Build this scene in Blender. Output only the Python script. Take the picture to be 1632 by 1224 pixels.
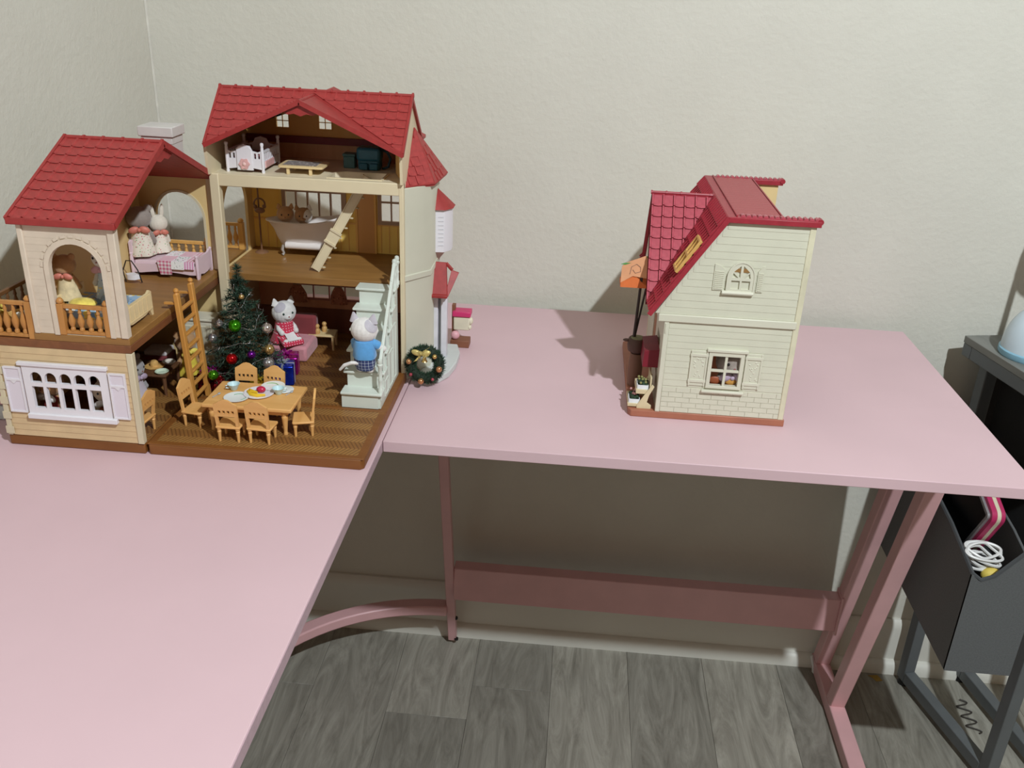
import bpy, bmesh, math, random
from mathutils import Vector, Matrix
from mathutils.geometry import tessellate_polygon

# ------------------------------------------------------------------ camera, light, exposure
for o in list(bpy.data.objects): bpy.data.objects.remove(o)
sc = bpy.context.scene
COL = sc.collection
Z0 = 0.735                      # height of the desk top above the room floor; all scene numbers below are relative to it
WALL_Y, WALL_X = 0.560, -0.500  # back wall and left wall

cam_d = bpy.data.cameras.new('camera')
cam = bpy.data.objects.new('camera', cam_d); COL.objects.link(cam)
cam_d.sensor_fit = 'HORIZONTAL'; cam_d.sensor_width = 36.0; cam_d.lens = 32.02
cam_d.clip_start = 0.02; cam_d.clip_end = 40
Rx, Ux, Wx = Vector((0.9957806, 0.0833066, 0.0384827)), Vector((-0.0690517, 0.4040386, 0.9121319)), Vector((-0.0604382, 0.9109406, -0.4080863))
m = Matrix((( Rx.x, Ux.x, -Wx.x, 0.22182), (Rx.y, Ux.y, -Wx.y, -0.97891), (Rx.z, Ux.z, -Wx.z, 0.52758+Z0), (0,0,0,1)))
cam.matrix_world = m
sc.camera = cam

w = bpy.data.worlds.new('World'); sc.world = w; w.use_nodes = True
w.node_tree.nodes['Background'].inputs[0].default_value = (0.9, 0.93, 1.0, 1)
w.node_tree.nodes['Background'].inputs[1].default_value = 0.15

ld = bpy.data.lights.new('ceiling_bulb', 'SPOT'); ld.spot_size = math.radians(164); ld.spot_blend = 0.12; ld.energy = 186; ld.color = (0.872, 0.955, 1.0); ld.shadow_soft_size = 0.028
lo = bpy.data.objects.new('ceiling_bulb', ld); COL.objects.link(lo); lo.location = (0.98, -1.27, 1.68 + Z0)

vs = sc.view_settings
vs.view_transform = 'Standard'; vs.look = 'None'; vs.gamma = 1.0; vs.use_curve_mapping = False
vs.exposure = 0.0

# ------------------------------------------------------------------ materials
def S(c):
    r = []
    for x in c[:3]:
        x = x / 255.0
        r.append(x / 12.92 if x <= 0.04045 else ((x + 0.055) / 1.055) ** 2.4)
    return (r[0], r[1], r[2], 1.0)
MATS = {}
class NT:
    def __init__(self, name):
        self.m = bpy.data.materials.new(name); self.m.use_nodes = True
        self.t = self.m.node_tree; self.n = self.t.nodes; self.b = self.n['Principled BSDF']
        self.co = None
    def new(self, t, **kw):
        nd = self.n.new(t)
        for k, v in kw.items():
            if k in ('operation', 'blend_type', 'data_type', 'wave_type', 'bands_direction', 'feature', 'noise_dimensions', 'wave_profile'): setattr(nd, k, v)
            else: nd.inputs[k].default_value = v
        return nd
    def l(self, a, b): self.t.links.new(a, b)
    def coord(self, which='Object', scale=(1, 1, 1), rot=(0, 0, 0)):
        tc = self.n.new('ShaderNodeTexCoord'); mp = self.n.new('ShaderNodeMapping')
        mp.inputs['Scale'].default_value = scale; mp.inputs['Rotation'].default_value = rot
        if which == 'World':
            g = self.n.new('ShaderNodeNewGeometry'); self.l(g.outputs['Position'], mp.inputs['Vector'])
        else: self.l(tc.outputs[which], mp.inputs['Vector'])
        return mp.outputs[0]
    def math(self, op, a, b=None, c=None):
        nd = self.n.new('ShaderNodeMath'); nd.operation = op
        for i, x in enumerate((a, b, c)):
            if x is None: continue
            if isinstance(x, (int, float)): nd.inputs[i].default_value = x
            else: self.l(x, nd.inputs[i])
        return nd.outputs[0]
    def mix(self, fac, a, b, mode='MIX'):
        nd = self.n.new('ShaderNodeMix'); nd.data_type = 'RGBA'; nd.blend_type = mode
        for i, x in ((0, fac), (6, a), (7, b)):
            if isinstance(x, (int, float)): nd.inputs[i].default_value = x
            elif isinstance(x, tuple): nd.inputs[i].default_value = x
            else: self.l(x, nd.inputs[i])
        return nd.outputs[2]
    def ramp(self, fac, stops):
        nd = self.n.new('ShaderNodeValToRGB'); e = nd.color_ramp.elements
        while len(e) < len(stops): e.new(0.5)
        for i, (p, c) in enumerate(stops): e[i].position = p; e[i].color = c
        self.l(fac, nd.inputs[0]); return nd.outputs[0]
    def bump(self, h, strength, dist=0.001):
        nd = self.n.new('ShaderNodeBump'); nd.inputs['Strength'].default_value = strength; nd.inputs['Distance'].default_value = dist
        self.l(h, nd.inputs['Height']); self.l(nd.outputs[0], self.b.inputs['Normal'])
def M(name, col=(200, 200, 200), rough=0.45, metal=0.0, var=0.05, vs_=40.0, bump=0.0, bscale=200.0, sheen=0.0, spec=0.5, stretch=(1, 1, 1), coat=0.0):
    if name in MATS: return MATS[name]
    q = NT(name); c = S(col)
    v = q.coord('Object', stretch)
    nz = q.new('ShaderNodeTexNoise', Scale=vs_, Detail=4.0); q.l(v, nz.inputs['Vector'])
    dark = tuple(x * (1 - var * 2) for x in c[:3]) + (1,); lite = tuple(min(1, x * (1 + var * 2)) for x in c[:3]) + (1,)
    q.l(q.ramp(nz.outputs[0], [(0.3, dark), (0.7, lite)]), q.b.inputs['Base Color'])
    q.b.inputs['Roughness'].default_value = rough; q.b.inputs['Metallic'].default_value = metal
    q.b.inputs['Specular IOR Level'].default_value = spec
    if coat: q.b.inputs['Coat Weight'].default_value = coat
    if sheen: q.b.inputs['Sheen Weight'].default_value = sheen
    if bump:
        n2 = q.new('ShaderNodeTexNoise', Scale=bscale, Detail=3.0); q.l(v, n2.inputs['Vector']); q.bump(n2.outputs[0], bump, 0.0006)
    MATS[name] = q.m; return q.m
def wood(name, a, b, rough=0.5, scale=60.0, axis=0, objrand=0.0):
    if name in MATS: return MATS[name]
    q = NT(name); st = [1.0, 1.0, 1.0]; st[axis] = 0.12
    v = q.coord('Object', tuple(st))
    nz = q.new('ShaderNodeTexNoise', Scale=scale, Detail=6.0, Distortion=1.2); q.l(v, nz.inputs['Vector'])
    q.l(q.ramp(nz.outputs[0], [(0.3, S(a)), (0.7, S(b))]), q.b.inputs['Base Color'])
    q.b.inputs['Roughness'].default_value = rough
    MATS[name] = q.m; return q.m
def stripes(name, a, b, period, axis=0, rough=0.8, duty=0.5, axis2=None, dots=False):
    if name in MATS: return MATS[name]
    q = NT(name); v = q.coord('Object'); sep = q.n.new('ShaderNodeSeparateXYZ'); q.l(v, sep.inputs[0])
    def line(ax):
        f = q.math('FRACT', q.math('ADD', q.math('DIVIDE', sep.outputs[ax], period), 100.0)); return q.math('LESS_THAN', f, duty)
    f = line(axis)
    if axis2 is not None:
        g = line(axis2)
        f = q.math('MULTIPLY', f, g) if dots else q.math('MULTIPLY', q.math('ADD', f, g), 0.5)
    q.l(q.mix(f, S(a), S(b)), q.b.inputs['Base Color']); q.b.inputs['Roughness'].default_value = rough
    q.b.inputs['Sheen Weight'].default_value = 0.2
    MATS[name] = q.m; return q.m
def blots(name, base, spots, scale, thr=0.3, rough=0.8):
    if name in MATS: return MATS[name]
    q = NT(name); v = q.coord('Object'); vo = q.new('ShaderNodeTexVoronoi', Scale=scale); q.l(v, vo.inputs['Vector'])
    inside = q.math('LESS_THAN', vo.outputs['Distance'], thr)
    sepc = q.n.new('ShaderNodeSeparateColor'); q.l(vo.outputs['Color'], sepc.inputs[0])
    st = [(i / max(1, len(spots)), S(c)) for i, c in enumerate(spots)]
    nd = q.n.new('ShaderNodeValToRGB'); nd.color_ramp.interpolation = 'CONSTANT'; e = nd.color_ramp.elements
    while len(e) < len(st): e.new(0.5)
    if len(st) == 1: e[1].position = 1.0; e[1].color = st[0][1]
    for i, (p, c) in enumerate(st): e[i].position = p; e[i].color = c
    q.l(sepc.outputs[0], nd.inputs[0])
    q.l(q.mix(inside, S(base), nd.outputs[0]), q.b.inputs['Base Color']); q.b.inputs['Roughness'].default_value = rough
    q.b.inputs['Sheen Weight'].default_value = 0.2
    MATS[name] = q.m; return q.m
def parquet(name, a, b, c):
    q = NT(name); v = q.coord('World'); sep = q.n.new('ShaderNodeSeparateXYZ'); q.l(v, sep.inputs[0])
    ry = q.math('DIVIDE', sep.outputs[1], 0.0165); row = q.math('FLOOR', ry)
    sgn = q.math('SUBTRACT', q.math('MULTIPLY', q.math('MODULO', q.math('ADD', row, 100.0), 2.0), 2.0), 1.0)
    dg = q.math('ADD', sep.outputs[0], q.math('MULTIPLY', sgn, q.math('MULTIPLY', sep.outputs[1], 0.55)))
    fr = q.math('FRACT', q.math('ADD', q.math('DIVIDE', dg, 0.0050), 200.0))
    ln = q.math('LESS_THAN', fr, 0.34)
    nz = q.new('ShaderNodeTexNoise', Scale=90.0, Detail=4.0); q.l(v, nz.inputs['Vector'])
    tone = q.mix(q.math('MULTIPLY', q.math('ADD', sgn, 1.0), 0.5), S(a), S(b))
    base = q.mix(q.math('MULTIPLY', nz.outputs[0], 0.5), tone, S(c))
    q.l(q.mix(q.math('MULTIPLY', ln, 0.6), base, S(c)), q.b.inputs['Base Color']); q.b.inputs['Roughness'].default_value = 0.5
    q.bump(fr, 0.25, 0.0003)
    MATS[name] = q.m; return q.m

# ------------------------------------------------------------------ mesh helper
class MB:
    def __init__(s): s.v = []; s.f = []
    def add(s, vs, fs):
        o = len(s.v); s.v += [tuple(x) for x in vs]; s.f += [tuple(i + o for i in q) for q in fs]; return s
    def box(s, x0, x1, y0, y1, z0, z1):
        return s.add([(x0,y0,z0),(x1,y0,z0),(x1,y1,z0),(x0,y1,z0),(x0,y0,z1),(x1,y0,z1),(x1,y1,z1),(x0,y1,z1)],
                     [(0,3,2,1),(4,5,6,7),(0,1,5,4),(1,2,6,5),(2,3,7,6),(3,0,4,7)])
    def hexa(s, p):   # 8 points: bottom 4 then top 4
        return s.add(p, [(0,3,2,1),(4,5,6,7),(0,1,5,4),(1,2,6,5),(2,3,7,6),(3,0,4,7)])
    def bar(s, a, b, w, h, up=(0,0,1)):
        a = Vector(a); b = Vector(b); d = (b - a).normalized(); u = Vector(up)
        sd = d.cross(u)
        if sd.length < 1e-6: sd = d.cross(Vector((0,1,0)))
        sd.normalize(); u = sd.cross(d).normalized(); p = []
        for c in (a, b):
            for i, j in ((-1,-1),(1,-1),(1,1),(-1,1)): p.append(c + sd * (i * w / 2) + u * (j * h / 2))
        return s.add(p, [(0,1,2,3),(7,6,5,4),(0,4,5,1),(1,5,6,2),(2,6,7,3),(3,7,4,0)])
    def ring(s, rings, cap=True, close=False):
        n = len(rings[0]); o = len(s.v)
        for r in rings: s.v += [tuple(x) for x in r]
        k = len(rings)
        for i in range(k - 1 + (1 if close else 0)):
            a = o + i * n; b = o + ((i + 1) % k) * n
            for j in range(n): s.f.append((a + j, a + (j + 1) % n, b + (j + 1) % n, b + j))
        if cap and not close:
            s.f.append(tuple(o + j for j in reversed(range(n)))); s.f.append(tuple(o + (k - 1) * n + j for j in range(n)))
        return s
    def lathe(s, prof, c=(0,0,0), n=12, cap=True, sx=1.0, sy=1.0):
        return s.ring([[(c[0] + r * sx * math.cos(2*math.pi*j/n), c[1] + r * sy * math.sin(2*math.pi*j/n), c[2] + z) for j in range(n)] for r, z in prof], cap)
    def cyl(s, a, b, r0, r1=None, n=8):
        return s.tube([a, b], [r0, r0 if r1 is None else r1], n)
    def tube(s, pts, r, n=8, close=False, flat=1.0):
        pts = [Vector(p) for p in pts]; k = len(pts); rs = r if isinstance(r, (list, tuple)) else [r] * k
        rings = []; up = None
        for i, p in enumerate(pts):
            if close: d = pts[(i + 1) % k] - pts[i - 1]
            else: d = pts[min(i + 1, k - 1)] - pts[max(i - 1, 0)]
            d.normalize()
            if up is None:
                up = Vector((0,0,1)) if abs(d.z) < 0.9 else Vector((1,0,0))
            sd = d.cross(up); sd.normalize(); up = sd.cross(d).normalized()
            rings.append([p + sd * (rs[i] * math.cos(2*math.pi*j/n)) + up * (rs[i] * flat * math.sin(2*math.pi*j/n)) for j in range(n)])
        return s.ring(rings, True, close)
    def ell(s, c, r, n=12, m_=8, rot=None):
        if not isinstance(r, (list, tuple)): r = (r, r, r)
        rings = []
        for i in range(1, m_):
            t = math.pi * i / m_
            rg = []
            for j in range(n):
                p = Vector((r[0]*math.sin(t)*math.cos(2*math.pi*j/n), r[1]*math.sin(t)*math.sin(2*math.pi*j/n), -r[2]*math.cos(t)))
                if rot is not None: p = rot @ p
                rg.append((c[0]+p.x, c[1]+p.y, c[2]+p.z))
            rings.append(rg)
        o = len(s.v); s.ring(rings, False)
        b = Vector((0,0,-r[2])); t = Vector((0,0,r[2]))
        if rot is not None: b = rot @ b; t = rot @ t
        s.v.append((c[0]+b.x, c[1]+b.y, c[2]+b.z)); s.v.append((c[0]+t.x, c[1]+t.y, c[2]+t.z))
        ib = len(s.v) - 2; it = ib + 1; L = o + (m_ - 2) * n
        for j in range(n): s.f.append((ib, o + (j + 1) % n, o + j)); s.f.append((it, L + j, L + (j + 1) % n))
        return s
    def slab(s, polys, O, u, v, t):      # polygon (outer, holes...) in the (u, v) plane at O, extruded by vector t
        O = Vector(O); u = Vector(u); v = Vector(v); t = Vector(t)
        flat = [p for q in polys for p in q]
        tri = tessellate_polygon([[Vector((p[0], p[1], 0)) for p in q] for q in polys])
        n = len(flat); o = len(s.v)
        P = [O + u * p[0] + v * p[1] for p in flat]
        s.v += [tuple(p) for p in P] + [tuple(p + t) for p in P]
        for a, b, c in tri: s.f.append((o + a, o + b, o + c)); s.f.append((o + n + c, o + n + b, o + n + a))
        k = 0
        for q in polys:
            for i in range(len(q)):
                j = (i + 1) % len(q); s.f.append((o + k + i, o + k + j, o + n + k + j, o + n + k + i))
            k += len(q)
        return s
def arch(x0, x1, z0, zs, rise=None, n=12):   # arched hole outline: straight sides to zs then half ellipse
    cx = (x0 + x1) / 2; rx = (x1 - x0) / 2; rz = rx if rise is None else rise
    return [(x0, z0), (x1, z0)] + [(cx + rx * math.cos(math.pi * i / n), zs + rz * math.sin(math.pi * i / n)) for i in range(n + 1)]
def rect(x0, x1, z0, z1): return [(x0, z0), (x1, z0), (x1, z1), (x0, z1)]

ORG = {}
def mesh(name, mb, mat, off=(0,0,0), smooth=40):
    me = bpy.data.meshes.new(name)
    me.from_pydata([(x - off[0], y - off[1], z - off[2]) for x, y, z in mb.v], [], mb.f)
    if isinstance(mat, (list, tuple)):
        for q in mat: me.materials.append(q)
    else: me.materials.append(mat)
    bm = bmesh.new(); bm.from_mesh(me); bmesh.ops.recalc_face_normals(bm, faces=bm.faces); bm.to_mesh(me); bm.free()
    me.polygons.foreach_set('use_smooth', [True] * len(me.polygons))
    me.set_sharp_from_angle(angle=math.radians(smooth)); me.update()
    return me
def bev(o, w, seg=2):
    md = o.modifiers.new('bevel', 'BEVEL'); md.width = w; md.segments = seg; md.limit_method = 'ANGLE'; md.angle_limit = math.radians(40); md.harden_normals = False
    return o
def tag(o, label, cat, group=None):
    o['label'] = label; o['category'] = cat
    if group: o['group'] = group
    return o
def thing(name, label, cat, o=(0,0,0), group=None, rz=0.0, local=False):
    e = bpy.data.objects.new(name, None); COL.objects.link(e); e.empty_display_size = 0.01
    e.location = (o[0], o[1], o[2] + Z0); e.rotation_euler = (0, 0, rz)
    ORG[e.name] = (0,0,0) if local else tuple(o)
    tag(e, label, cat, group); return e
def part(name, mb, mat, parent, bevel=0, smooth=40, label=None):
    off = ORG[parent.name]
    o = bpy.data.objects.new(name, mesh(name, mb, mat, off, smooth)); COL.objects.link(o); o.parent = parent
    ORG[o.name] = off
    if bevel: bev(o, bevel)
    if label: o['label'] = label
    return o
def solo(name, mb, mat, label, cat, o, group=None, bevel=0, smooth=40):   # a thing that is one mesh
    ob = bpy.data.objects.new(name, mesh(name, mb, mat, o, smooth)); COL.objects.link(ob); ob.location = (o[0], o[1], o[2] + Z0)
    if bevel: bev(ob, bevel)
    return tag(ob, label, cat, group)
def struct(name, mb, mat, bevel=0):
    ob = bpy.data.objects.new(name, mesh(name, mb, mat)); COL.objects.link(ob); ob.location = (0, 0, Z0); ob['kind'] = 'structure'
    ORG[ob.name] = (0,0,0)
    if bevel: bev(ob, bevel)
    return ob
def piece(name, me, parent, loc, mtx=None):   # a repeated piece that shares mesh data; loc in desk coordinates
    off = ORG[parent.name]
    o = bpy.data.objects.new(name, me); COL.objects.link(o); o.parent = parent
    L = Vector(loc) - Vector(off)
    if mtx is None: o.location = L
    else: o.matrix_local = Matrix.Translation(L) @ mtx.to_4x4()
    ORG[o.name] = off
    return o
def copy_thing(root, loc, rz, label=None):
    def rec(o, par):
        c = o.copy(); COL.objects.link(c)
        if par is not None: c.parent = par
        for ch in list(o.children): rec(ch, c)
        return c
    kids = list(root.children); c = root.copy(); COL.objects.link(c)
    for ch in kids: rec(ch, c)
    c.location = (loc[0], loc[1], loc[2] + Z0); c.rotation_euler = (0, 0, rz)
    if label: c['label'] = label
    return c
def clip(poly, a, b):      # keep the part of a convex polygon left of the line a->b
    out = []
    def side(p): return (b[0]-a[0])*(p[1]-a[1]) - (b[1]-a[1])*(p[0]-a[0])
    for i in range(len(poly)):
        p, q = poly[i], poly[(i+1) % len(poly)]; sp, sq = side(p), side(q)
        if sp >= -1e-9: out.append(p)
        if (sp > 1e-9 and sq < -1e-9) or (sp < -1e-9 and sq > 1e-9):
            t = sp / (sp - sq); out.append((p[0]+t*(q[0]-p[0]), p[1]+t*(q[1]-p[1])))
    return out
def area(p): return 0.5 * sum(p[i][0]*p[(i+1)%len(p)][1] - p[(i+1)%len(p)][0]*p[i][1] for i in range(len(p)))
def roof_tiles(parent, O, u, v, region, w, h, mat, rib=0.0011, t0=0.0015, t1=0.0006, name='roof_tile', stag=0.0):
    """rows of tiles on the plane at O (u along the eave, v up the slope), cut to a convex counter-clockwise region in (u, v)"""
    O = Vector(O); u = Vector(u).normalized(); v = Vector(v); v = (v - u * v.dot(u)).normalized(); n = u.cross(v).normalized()
    if n.z < 0: n = -n
    mt = Matrix((u, v, n)).transposed()
    W = w * 0.985; rows = []
    for yy, t in ((0.0, t0), (h * 0.5, (t0 + t1) / 2), (h * 1.02, t1)):
        bow = -0.0 if yy else -h * 0.07
        rows.append([(0, yy, 0), (0, yy, t + rib), (W*0.13, yy, t + rib), (W*0.2, yy + bow*0.3, t), (W*0.6, yy + bow, t*0.9), (W, yy + bow*0.4, t), (W, yy, 0)])
    mb = MB().ring(rows); me = mesh(name, mb, mat)
    us = [p[0] for p in region]; vv = [p[1] for p in region]; u0, u1, v0, v1 = min(us), max(us), min(vv), max(vv)
    nc = max(1, round((u1 - u0) / w)); nr = max(1, round((v1 - v0) / h)); cw = (u1 - u0) / nc; rh = (v1 - v0) / nr
    sc_ = Matrix.Diagonal((cw / w, rh / h, 1.0)); shared = {}
    for r in range(nr):
        for c in range(-1 if stag else 0, nc + (1 if stag else 0)):
            x0 = u0 + c * cw + (stag * cw if r % 2 else 0); y0 = v0 + r * rh
            q = [(x0, y0), (x0 + cw, y0), (x0 + cw, y0 + rh), (x0, y0 + rh)]; p = q
            for i in range(len(region)): 
                p = clip(p, region[i], region[(i+1) % len(region)])
                if len(p) < 3: break
            if len(p) < 3 or area(p) < 0.12 * cw * rh: continue
            if area(p) > 0.985 * cw * rh:
                piece(name, me, parent, O + u * x0 + v * y0, mt @ sc_)
            else:
                b = MB().slab([p], (0,0,0), (1,0,0), (0,1,0), (0,0,(t0+t1)*0.55))
                cxm = sum(a[0] for a in p)/len(p); cym = sum(a[1] for a in p)/len(p)
                piece(name, mesh(name, b, mat, (cxm, cym, 0)), parent, O + u * cxm + v * cym, mt)
# ------------------------------------------------------------------ shared materials
def wall_paint():
    q = NT('wall_paint'); v = q.coord('World')
    n1 = q.new('ShaderNodeTexNoise', Scale=105.0, Detail=4.0, Roughness=0.55); q.l(v, n1.inputs['Vector'])
    n2 = q.new('ShaderNodeTexNoise', Scale=9.0, Detail=3.0); q.l(v, n2.inputs['Vector'])
    vo = q.new('ShaderNodeTexVoronoi', Scale=38.0); q.l(v, vo.inputs['Vector'])
    q.l(q.ramp(n2.outputs[0], [(0.3, S((208, 205, 194))), (0.7, S((212, 209, 198)))]), q.b.inputs['Base Color'])
    h = q.math('ADD', n1.outputs[0], q.math('MULTIPLY', q.math('SMOOTH_MIN', vo.outputs['Distance'], 0.5, 0.3), 0.35))
    q.b.inputs['Roughness'].default_value = 0.75; q.b.inputs['Specular IOR Level'].default_value = 0.3
    q.bump(h, 0.32, 0.0030); return q.m
WALL = wall_paint()
TRIM = M('trim_paint', (222, 220, 210), 0.4, var=0.02, vs_=6)
CEIL = M('ceiling_paint', (225, 224, 218), 0.9, var=0.02, vs_=5)
def plank_mat():
    q = NT('grey_plank'); v = q.coord('Object', (1.0, 0.16, 1.0))
    oi = q.n.new('ShaderNodeObjectInfo')
    off = q.n.new('ShaderNodeVectorMath'); off.operation = 'ADD'; q.l(v, off.inputs[0])
    cmb = q.n.new('ShaderNodeCombineXYZ'); q.l(q.math('MULTIPLY', oi.outputs['Random'], 37.0), cmb.inputs[0]); q.l(q.math('MULTIPLY', oi.outputs['Random'], 91.0), cmb.inputs[1]); q.l(cmb.outputs[0], off.inputs[1])
    n1 = q.new('ShaderNodeTexNoise', Scale=20.0, Detail=10.0, Roughness=0.7, Distortion=3.2); q.l(off.outputs[0], n1.inputs['Vector'])
    n2 = q.new('ShaderNodeTexNoise', Scale=5.0, Detail=3.0, Distortion=1.0); q.l(off.outputs[0], n2.inputs['Vector'])
    g = q.ramp(n1.outputs[0], [(0.28, S((112, 108, 98))), (0.5, S((152, 148, 137))), (0.72, S((182, 178, 166)))])
    g2 = q.mix(q.math('MULTIPLY', n2.outputs[0], 0.45), g, S((120, 115, 105)))
    br = q.math('ADD', 0.80, q.math('MULTIPLY', oi.outputs['Random'], 0.42))
    cc = q.n.new('ShaderNodeCombineColor'); [q.l(br, cc.inputs[i]) for i in range(3)]
    q.l(q.mix(1.0, g2, cc.outputs[0], 'MULTIPLY'), q.b.inputs['Base Color'])
    q.b.inputs['Roughness'].default_value = 0.42; q.bump(n1.outputs[0], 0.12, 0.001); return q.m
PLANK = plank_mat()
PINKTOP = M('pink_laminate', (214, 182, 188), 0.5, var=0.012, vs_=8)
PINKMET = M('pink_metal', (220, 172, 174), 0.38, var=0.02, vs_=20, bump=0.05, bscale=600)
EDGEGREY = M('desk_edge_band', (188, 160, 168), 0.5, var=0.03, vs_=200)
BLACK = M('black_plastic', (20, 19, 20), 0.4, var=0.02)

# ------------------------------------------------------------------ room
XR, YF, HC = 3.3, -3.6, 1.80      # right wall, wall behind the camera, ceiling
FL = -Z0
fl = struct('floor', MB().box(WALL_X-0.1, XR+0.1, YF-0.1, WALL_Y+0.1, FL-0.06, FL-0.008), M('floor_underlay', (60, 56, 50), 0.9))
random.seed(4)
pw = 0.152; x = WALL_X - 0.03; i = 0
while x < XR:
    y = WALL_Y - random.uniform(0.1, 1.1)
    ends = [WALL_Y]
    while y > YF: ends.append(y); y -= 1.22
    ends.append(YF)
    for a, b in zip(ends[:-1], ends[1:]):
        if a - b < 0.02: continue
        o = bpy.data.objects.new('plank', None); bpy.data.objects.remove(o)
        cx_, cy_ = x + pw/2, (a+b)/2
        mb = MB().box(-pw/2+0.0002, pw/2-0.0002, b-cy_+0.0002, a-cy_-0.0002, -0.008, 0)
        p = bpy.data.objects.new('floor_plank', mesh('floor_plank', mb, PLANK)); COL.objects.link(p); p.parent = fl; p.location = (cx_, cy_, FL)
        bev(p, 0.0003, 1)
    x += pw
struct('wall_back', MB().box(WALL_X-0.1, XR+0.1, WALL_Y, WALL_Y+0.1, FL-0.05, HC), WALL)
struct('wall_left', MB().box(WALL_X-0.1, WALL_X, YF-0.1, WALL_Y, FL-0.05, HC), WALL)
TAN = M('tan_bounce_wall', (146, 110, 78), 0.8, var=0.02, vs_=5)  # unseen walls: tan picked to dim and warm the light they bounce back
struct('wall_right', MB().box(XR, XR+0.1, YF-0.1, WALL_Y, FL-0.05, HC), TAN)
struct('wall_front', MB().box(WALL_X, XR, YF-0.1, YF, FL-0.05, HC), TAN)
struct('ceiling', MB().box(WALL_X-0.1, XR+0.1, YF-0.1, WALL_Y+0.1, HC, HC+0.1), CEIL)
bbp = [(0, 0), (-0.014, 0), (-0.014, 0.100), (-0.011, 0.112), (-0.005, 0.118), (0, 0.118)]
bb = struct('baseboard_back', MB().slab([bbp], (WALL_X, WALL_Y, FL), (0, 1, 0), (0, 0, 1), (XR-WALL_X, 0, 0)), TRIM)
shoe = [(0, 0)] + [(-0.014 - 0.016*math.cos(t*math.pi/12), 0.020*math.sin(t*math.pi/12)*1.35) for t in range(7)] + [(0, 0.027)]
part('shoe_molding', MB().slab([shoe], (WALL_X, WALL_Y, FL), (0, 1, 0), (0, 0, 1), (XR-WALL_X, 0, 0)), TRIM, bb)
bl = struct('baseboard_left', MB().slab([[(-p[0], p[1]) for p in bbp]], (WALL_X, YF, FL), (1, 0, 0), (0, 0, 1), (0, WALL_Y-YF, 0)), TRIM)
part('shoe_molding', MB().slab([[(-p[0], p[1]) for p in shoe]], (WALL_X, YF, FL), (1, 0, 0), (0, 0, 1), (0, WALL_Y-YF, 0)), TRIM, bl)
struct('trim_1', MB().cyl((WALL_X+0.001, WALL_Y-0.001, FL+0.12), (WALL_X+0.001, WALL_Y-0.001, HC), 0.0026, n=8), M('caulk_bead', (212, 209, 199), 0.8))
# flush ceiling lamp that carries the bulb, outside the picture
cl = thing('ceiling_lamp', 'round white flush ceiling lamp above the room', 'lamp', (0.98, -1.27, HC))
part('canopy', MB().lathe([(0.001, 0), (0.10, 0), (0.10, -0.012), (0.06, -0.018), (0.001, -0.018)], (0.98, -1.27, HC), 24), M('lamp_metal', (230, 230, 228), 0.4), cl)

# ------------------------------------------------------------------ the pink L-shaped desk
TH = 0.015; DB = 0.53; DL = 0.787
desk = thing('corner_desk', 'pink L-shaped corner desk with pink metal frame carrying the dollhouses', 'desk', (0.1, 0.3, FL))
part('desktop', MB().box(-0.488, -0.0004, -0.78, DB, -TH, 0), PINKTOP, desk, 0.0009)
part('edge_band', MB().box(-0.0004, 0.0003, -0.78, -0.0005, -TH+0.0008, -0.0012), EDGEGREY, desk)
part('desktop', MB().box(0.0006, DL, 0, DB, -TH, 0), PINKTOP, desk, 0.0009)
tilt = -0.29
def slant(xc, yb, w=0.03):      # slanted square tube from the floor up to the underside of the top
    return MB().bar((xc, yb, FL+0.012), (xc, yb + tilt*0.708, -TH), w, w, (0, 1, 0))
part('leg', slant(0.022, 0.515, 0.017), PINKMET, desk, 0.0015)
for yb in (0.530, 0.412): part('leg', slant(0.772, yb, 0.028), PINKMET, desk, 0.002)
for yb in (-0.30, -0.42): part('leg', slant(-0.47, yb, 0.028), PINKMET, desk, 0.002)
part('foot_bar', MB().box(0.757, 0.787, 0.02, 0.544, FL, FL+0.028), PINKMET, desk, 0.002)
part('foot_bar', MB().box(-0.485, -0.455, -0.70, 0.1, FL, FL+0.028), PINKMET, desk, 0.002)
part('frame_rail', MB().box(0.03, 0.757, 0.30, 0.325, -TH-0.025, -TH), PINKMET, desk, 0.002)
part('stretcher_panel', MB().box(0.0305, 0.757, 0.452, 0.480, -0.580, -0.507), PINKMET, desk, 0.0015)
part('panel_bracket', MB().box(0.7565, 0.7605, 0.447, 0.484, -0.585, -0.500), PINKMET, desk, 0.0008)
pts = []
for k in range(15):
    t = k / 14; a = math.radians(66*t)
    pts.append((0.0145 - 0.36*math.sin(a), 0.482 - 0.36*(1-math.cos(a)), -0.625))
ar = MB(); rr = []
for i, p in enumerate(pts):
    d = Vector(pts[min(i+1, 14)]) - Vector(pts[max(i-1, 0)]); sd = Vector((-d.y, d.x, 0)).normalized() * 0.014
    rr.append([(p[0]-sd.x, p[1]-sd.y, p[2]-0.010), (p[0]+sd.x, p[1]+sd.y, p[2]-0.010), (p[0]+sd.x, p[1]+sd.y, p[2]+0.012), (p[0]-sd.x, p[1]-sd.y, p[2]+0.012)])
part('curved_brace', ar.ring(rr), PINKMET, desk, 0.003)
for z, yb in ((-0.655, 0.492), (-0.718, 0.505)): part('bolt', MB().lathe([(0.001, -0.002), (0.0042, -0.002), (0.0042, 0.002), (0.001, 0.002)], (0.0308, yb, z), 10), BLACK, desk)

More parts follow.
